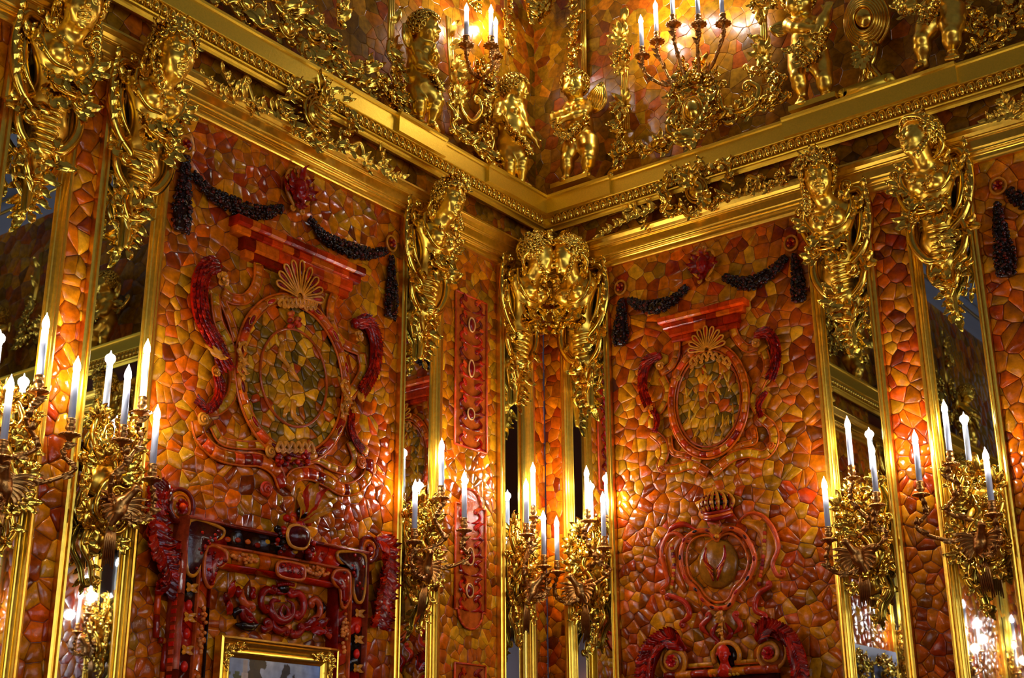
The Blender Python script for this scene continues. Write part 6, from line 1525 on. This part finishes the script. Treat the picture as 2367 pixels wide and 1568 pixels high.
# ---------------------------------------------------------------- small reliefs on the narrow panel
def small(label, corners, ovals, arches=False, open_b=False, seed=1):
    p = [LW.px(x, y, .012) for x, y in corners]; u0, u1 = (p[0][0]+p[2][0])/2, (p[1][0]+p[3][0])/2; v1, v0 = (p[0][1]+p[1][1])/2, (p[2][1]+p[3][1])/2
    tt = thing('framed_amber_relief', label, 'wall relief', LW, ((u0+u1)/2, v0, 0), 'framed reliefs on the narrow panel'); uc = (u0+u1)/2; w = (u1-u0)/2
    out = [(u0, v0), (u0, v1), (u1, v1), (u1, v0)]
    if arches:
        top = [(u0, v1), (u0+w*.28, v1)]+[(uc+w*.72*math.cos(a), v1+.0+w*.75*math.sin(a)) for a in np.linspace(PI, 0, 9)]+[(u1-w*.28, v1), (u1, v1)]
        bot = [(u1, v0), (u1-w*.2, v0)]+[(uc+w*.8*math.cos(a), v0-w*.75*math.sin(a)) for a in np.linspace(0, PI, 9)]+[(u0+w*.2, v0), (u0, v0)]
        out = top+bot
    apart(tt, 'ground', lambda mb: mb.add([(x, y, .0095) for x, y in out]+[(uc, (v0+v1)/2, .0095)], [(i, len(out), (i+1) % len(out)) for i in range(len(out))], lin((176, 76, 18))))
    P = [(x, y, .013) for x, y in out]
    apart(tt, 'rim', lambda mb: [tube(mb, [P[i], P[(i+1) % len(P)]], .0055, 6, col=lin((196, 62, 18))) for i in range(len(P)) if not (open_b and i == 3)])
    rs = random.Random(seed); H_ = v1-v0; n = max(2, int(H_/.085))
    for k in range(n):
        y = v0+H_*(k+.5)/n+rs.uniform(-.008, .008); c_ = np.array(rs.choice(RED)); e = rs.choice((1, -1))
        for s_ in (-1, 1):
            apart(tt, 'scroll', lambda mb: scroll(mb, [(uc+s_*.008, y-.04, .013), (uc+s_*w*.45, y-.03, .013), (uc+s_*w*.68, y+.0, .013), (uc+s_*w*.4, y+.026, .013)], .0075, (0, s_), .011, 1.1, .5, 0, 7, 3, col=c_))
            apart(tt, 'leaf', lambda mb: (leaf(mb, (uc+s_*w*.3, y+.01, .012), PI/2-s_*.6, .045, .03, .1, -s_*.9, 2, 7, col=np.array(rs.choice(RED+PAL_BRICK))), leaf(mb, (uc+s_*w*.5, y-.02, .012), -PI/2+s_*.9, .035, .024, .1, s_*.9, 2, 7, col=np.array(rs.choice(RED+PAL_BRICK)))))
    for (x, y, rx, ry) in ovals:
        c = LW.px(x, y, .02); apart(tt, 'oval_cabochon', lambda mb: sph(mb, c, (rx*.85, ry*.85, .01), 16, 8, lin((110, 10, 8))))
        apart(tt, 'oval_rim', lambda mb: tube(mb, [c+(rx*math.cos(a), ry*math.sin(a), .0) for a in np.linspace(0, 2*PI, 20, endpoint=False)], .0045, 6, closed=True, col=lin((226, 160, 90))))
    return tt
small('upper tall red-rimmed relief panel on the narrow amber panel', [(1054.5, 672.5), (1124.6, 702), (1050, 1028), (1124.6, 1046)], ((1091, 751, .024, .038), (1090, 852, .02, .045), (1089, 957, .026, .03)), seed=3)
small('middle relief panel with arched top and bottom on the narrow amber panel', [(1052.5, 1165), (1122.5, 1177), (1051, 1408), (1121, 1418)], ((1087, 1287, .026, .042), (1086, 1366, .026, .032)), True, seed=4)
small('lowest relief panel, cut off by the lower edge, on the narrow amber panel', [(1050, 1532), (1122, 1541), (1050, 1700), (1122, 1715)], (), False, True, seed=5)
# ---------------------------------------------------------------- top of the frame at the lower right
t = thing('amber_picture_frame', 'top of the volute-crowned amber frame at the lower edge of the right-hand panel', 'picture frame', RW, RW.px(1672, 1700, 0))
PR = lambda pts, d=.05: pxs(RW, pts, d)
band(t, PR([(1541, 1564), (1620, 1559), (1700, 1553), (1803, 1546)]), .035, .03, PAL_BRICK+PAL_ORANGE, .07); band(t, PR([(1590, 1540), (1650, 1536)], .03), .018, .014, PAL_HONEY, .05, sides=(ORA, None)); band(t, PR([(1700, 1532), (1768, 1527)], .03), .018, .014, PAL_HONEY, .05, sides=(ORA, None))
apart(t, 'dark_field', lambda mb: box(mb, RW.px(1548, 1700, .0)*np.array((1, 1, 0))+(0, 0, .0), RW.px(1798, 1552, .03), lin((70, 14, 8))))
for (x, y, s_) in ((1561, 1530, -1), (1783, 1512, 1)):
    c = RW.px(x, y, .05)
    apart(t, 'volute', lambda mb: tube(mb, [c+(.085*(1-.8*k/36)*math.cos(PI/2-s_*k*.33), .085*(1-.8*k/36)*math.sin(PI/2-s_*k*.33), .03*k/36) for k in range(37)], [.006, .011, .012, .012], 8, .9, 0, col=HON))
    apart(t, 'volute_plate', lambda mb: sph(mb, c, (.07, .075, .02), 20, 6, lin((150, 70, 16)))); apart(t, 'volute_flower', lambda mb: flower(mb, c+(0, 0, .03), .034, 7, 0, lin((190, 20, 10))))
    Q = [c+(s_*-.06, .05, 0), c+(s_*-.0, .1, 0), c+(s_*.09, .07, 0), c+(s_*.14, -.02, 0), c+(s_*.155, -.13, -.01)]
    def lv(mb):
        P = cr(Q, 8)
        tube(mb, P, [.012, .03, .036, .03, .02], 10, .7, .2, col=RDK)
        for k in range(1, len(P)-1):
            T = P[k+1]-P[k-1]; a = math.atan2(T[1], T[0])
            for q_ in (-1, 1): leaf(mb, P[k]+(0, 0, .018), a+q_*.5, .07, .035, .25, q_*.5, 2, 8, col=pick(RED+[lin((200, 30, 12))]))
    apart(t, 'feather_leaf', lv)
c = RW.px(1672, 1516, .07)
apart(t, 'arch', lambda mb: (tube(mb, [c+(.068*math.cos(a), -.0+.062*math.sin(a), -.03) for a in np.linspace(-.5, PI+.5, 20)], .012, 8, col=HON), sph(mb, c-(0, 0, .04), (.06, .055, .012), 18, 6, DRK)))
def bust2(mb):
    f = Field(c-.1, c+.1, .0042); carve_head(f, c+(0, .008, 0), .085, rot(.55, .1, 0)); f.cap(c+(0, -.03, -.01), c+(0, -.06, -.01), .018, .03, .012); f.ell(c+(0, -.075, -.01), (.05, .025, .025), k=.01); f.mesh(mb, lin((200, 36, 14)))
apart(t, 'bust', bust2)
apart(t, 'beads', lambda mb: [sph(mb, c+(x, -.085, .0), .011, 7, 5, pick(PAL_BRICK+PAL_HONEY)) for x in np.linspace(-.07, .07, 8)])
# ================================================================== walls beyond the frame, seen only in the mirrors
def named(pfx): return sorted([o for o in bpy.data.objects if o.name.startswith(pfx) and not o.parent], key=lambda o: o.name)
SC, HB, PU, RF, MP, FO = [named(x) for x in ('candle_sconce', 'herm_bracket', 'putto_figure', 'rococo_frame', 'mirror_pilaster', 'frieze_ornament')]
ORD = ['first', 'second', 'third', 'fourth', 'fifth', 'sixth']
def lights(W, u, pw=BULB_W):
    for (du, dv, dz) in ((-.1, .6, .2), (.0, .72, .2), (.13, .5, .2)): point(W.world(np.array((u+du, 2.36+dv, dz))+(0, 0, getattr(W, 'z0', 0))), pw, .03)
BW.z0 = SW.z0 = -ROOM_U
for W, us, lab in ((BW, (1.3, 3.6, 6.2, 8.6), 'on the wall behind the camera, seen only in the mirrors'), (SW, (-1.3, -3.6, -6.2, -8.4), 'on the wall left of the camera, seen only in the mirrors'),
                   (RW, (3.75, 5.2, 6.6), 'of the right-hand wall, beyond the picture, in the mirrors'), (LW, (-4.75, -6.1, -7.4), 'of the left-hand wall, beyond the picture, in the mirrors')):
    for i, u in enumerate(us):
        z = getattr(W, 'z0', 0)
        dup(SC[1], W, (u, 2.36, z+.01 if z else 0), ORD[i]+' candle sconce '+lab, 'sconces beyond the picture'); lights(W, u)
        if not z:
            dup(HB[(i+2) % 6], W, (u, 4.37, 0), ORD[i]+' gilded herm '+lab, 'herms beyond the picture')
            dup(PU[[2, 3, 1][i]], W, (u+.35, 4.85, .0), ORD[i]+' gilded putto '+lab, 'putti beyond the picture')
            dup(RF[i % 3], W, (u+.95, 5.0, UP), ORD[i]+' gilded rococo frame '+lab, 'rococo frames beyond the picture')
            dup(MP[1], W, (u, V0, 0), ORD[i]+' mirror pilaster '+lab, 'mirror pilasters beyond the picture')
DOORM = plain('door_paint_grey', lin((116, 122, 150)), .4)
mb = MB(); box(mb, (-4.55, 0, .0), (-3.5, 2.72, .06)); mb.solo('door_1', DOORM, LW, kind='structure', smooth=False)
mb = MB()
for x in (-4.5, -4.03, -3.56): tube(mb, [(x, .3, .07), (x, 2.6, .07)], .014, 6)
for x in (-4.27, -3.8): rocaille(mb, [(x, 2.6, .07), (x+.05, 2.3, .07), (x-.05, 2.0, .07), (x, 1.6, .07)], .16, 12, .014, 7); rocaille(mb, [(x-.2, 2.6, .07), (x, 2.64, .07), (x+.2, 2.6, .07)], .08, 6, .01, 8)
mb.solo('trim_9', GOLD, LW, kind='structure')
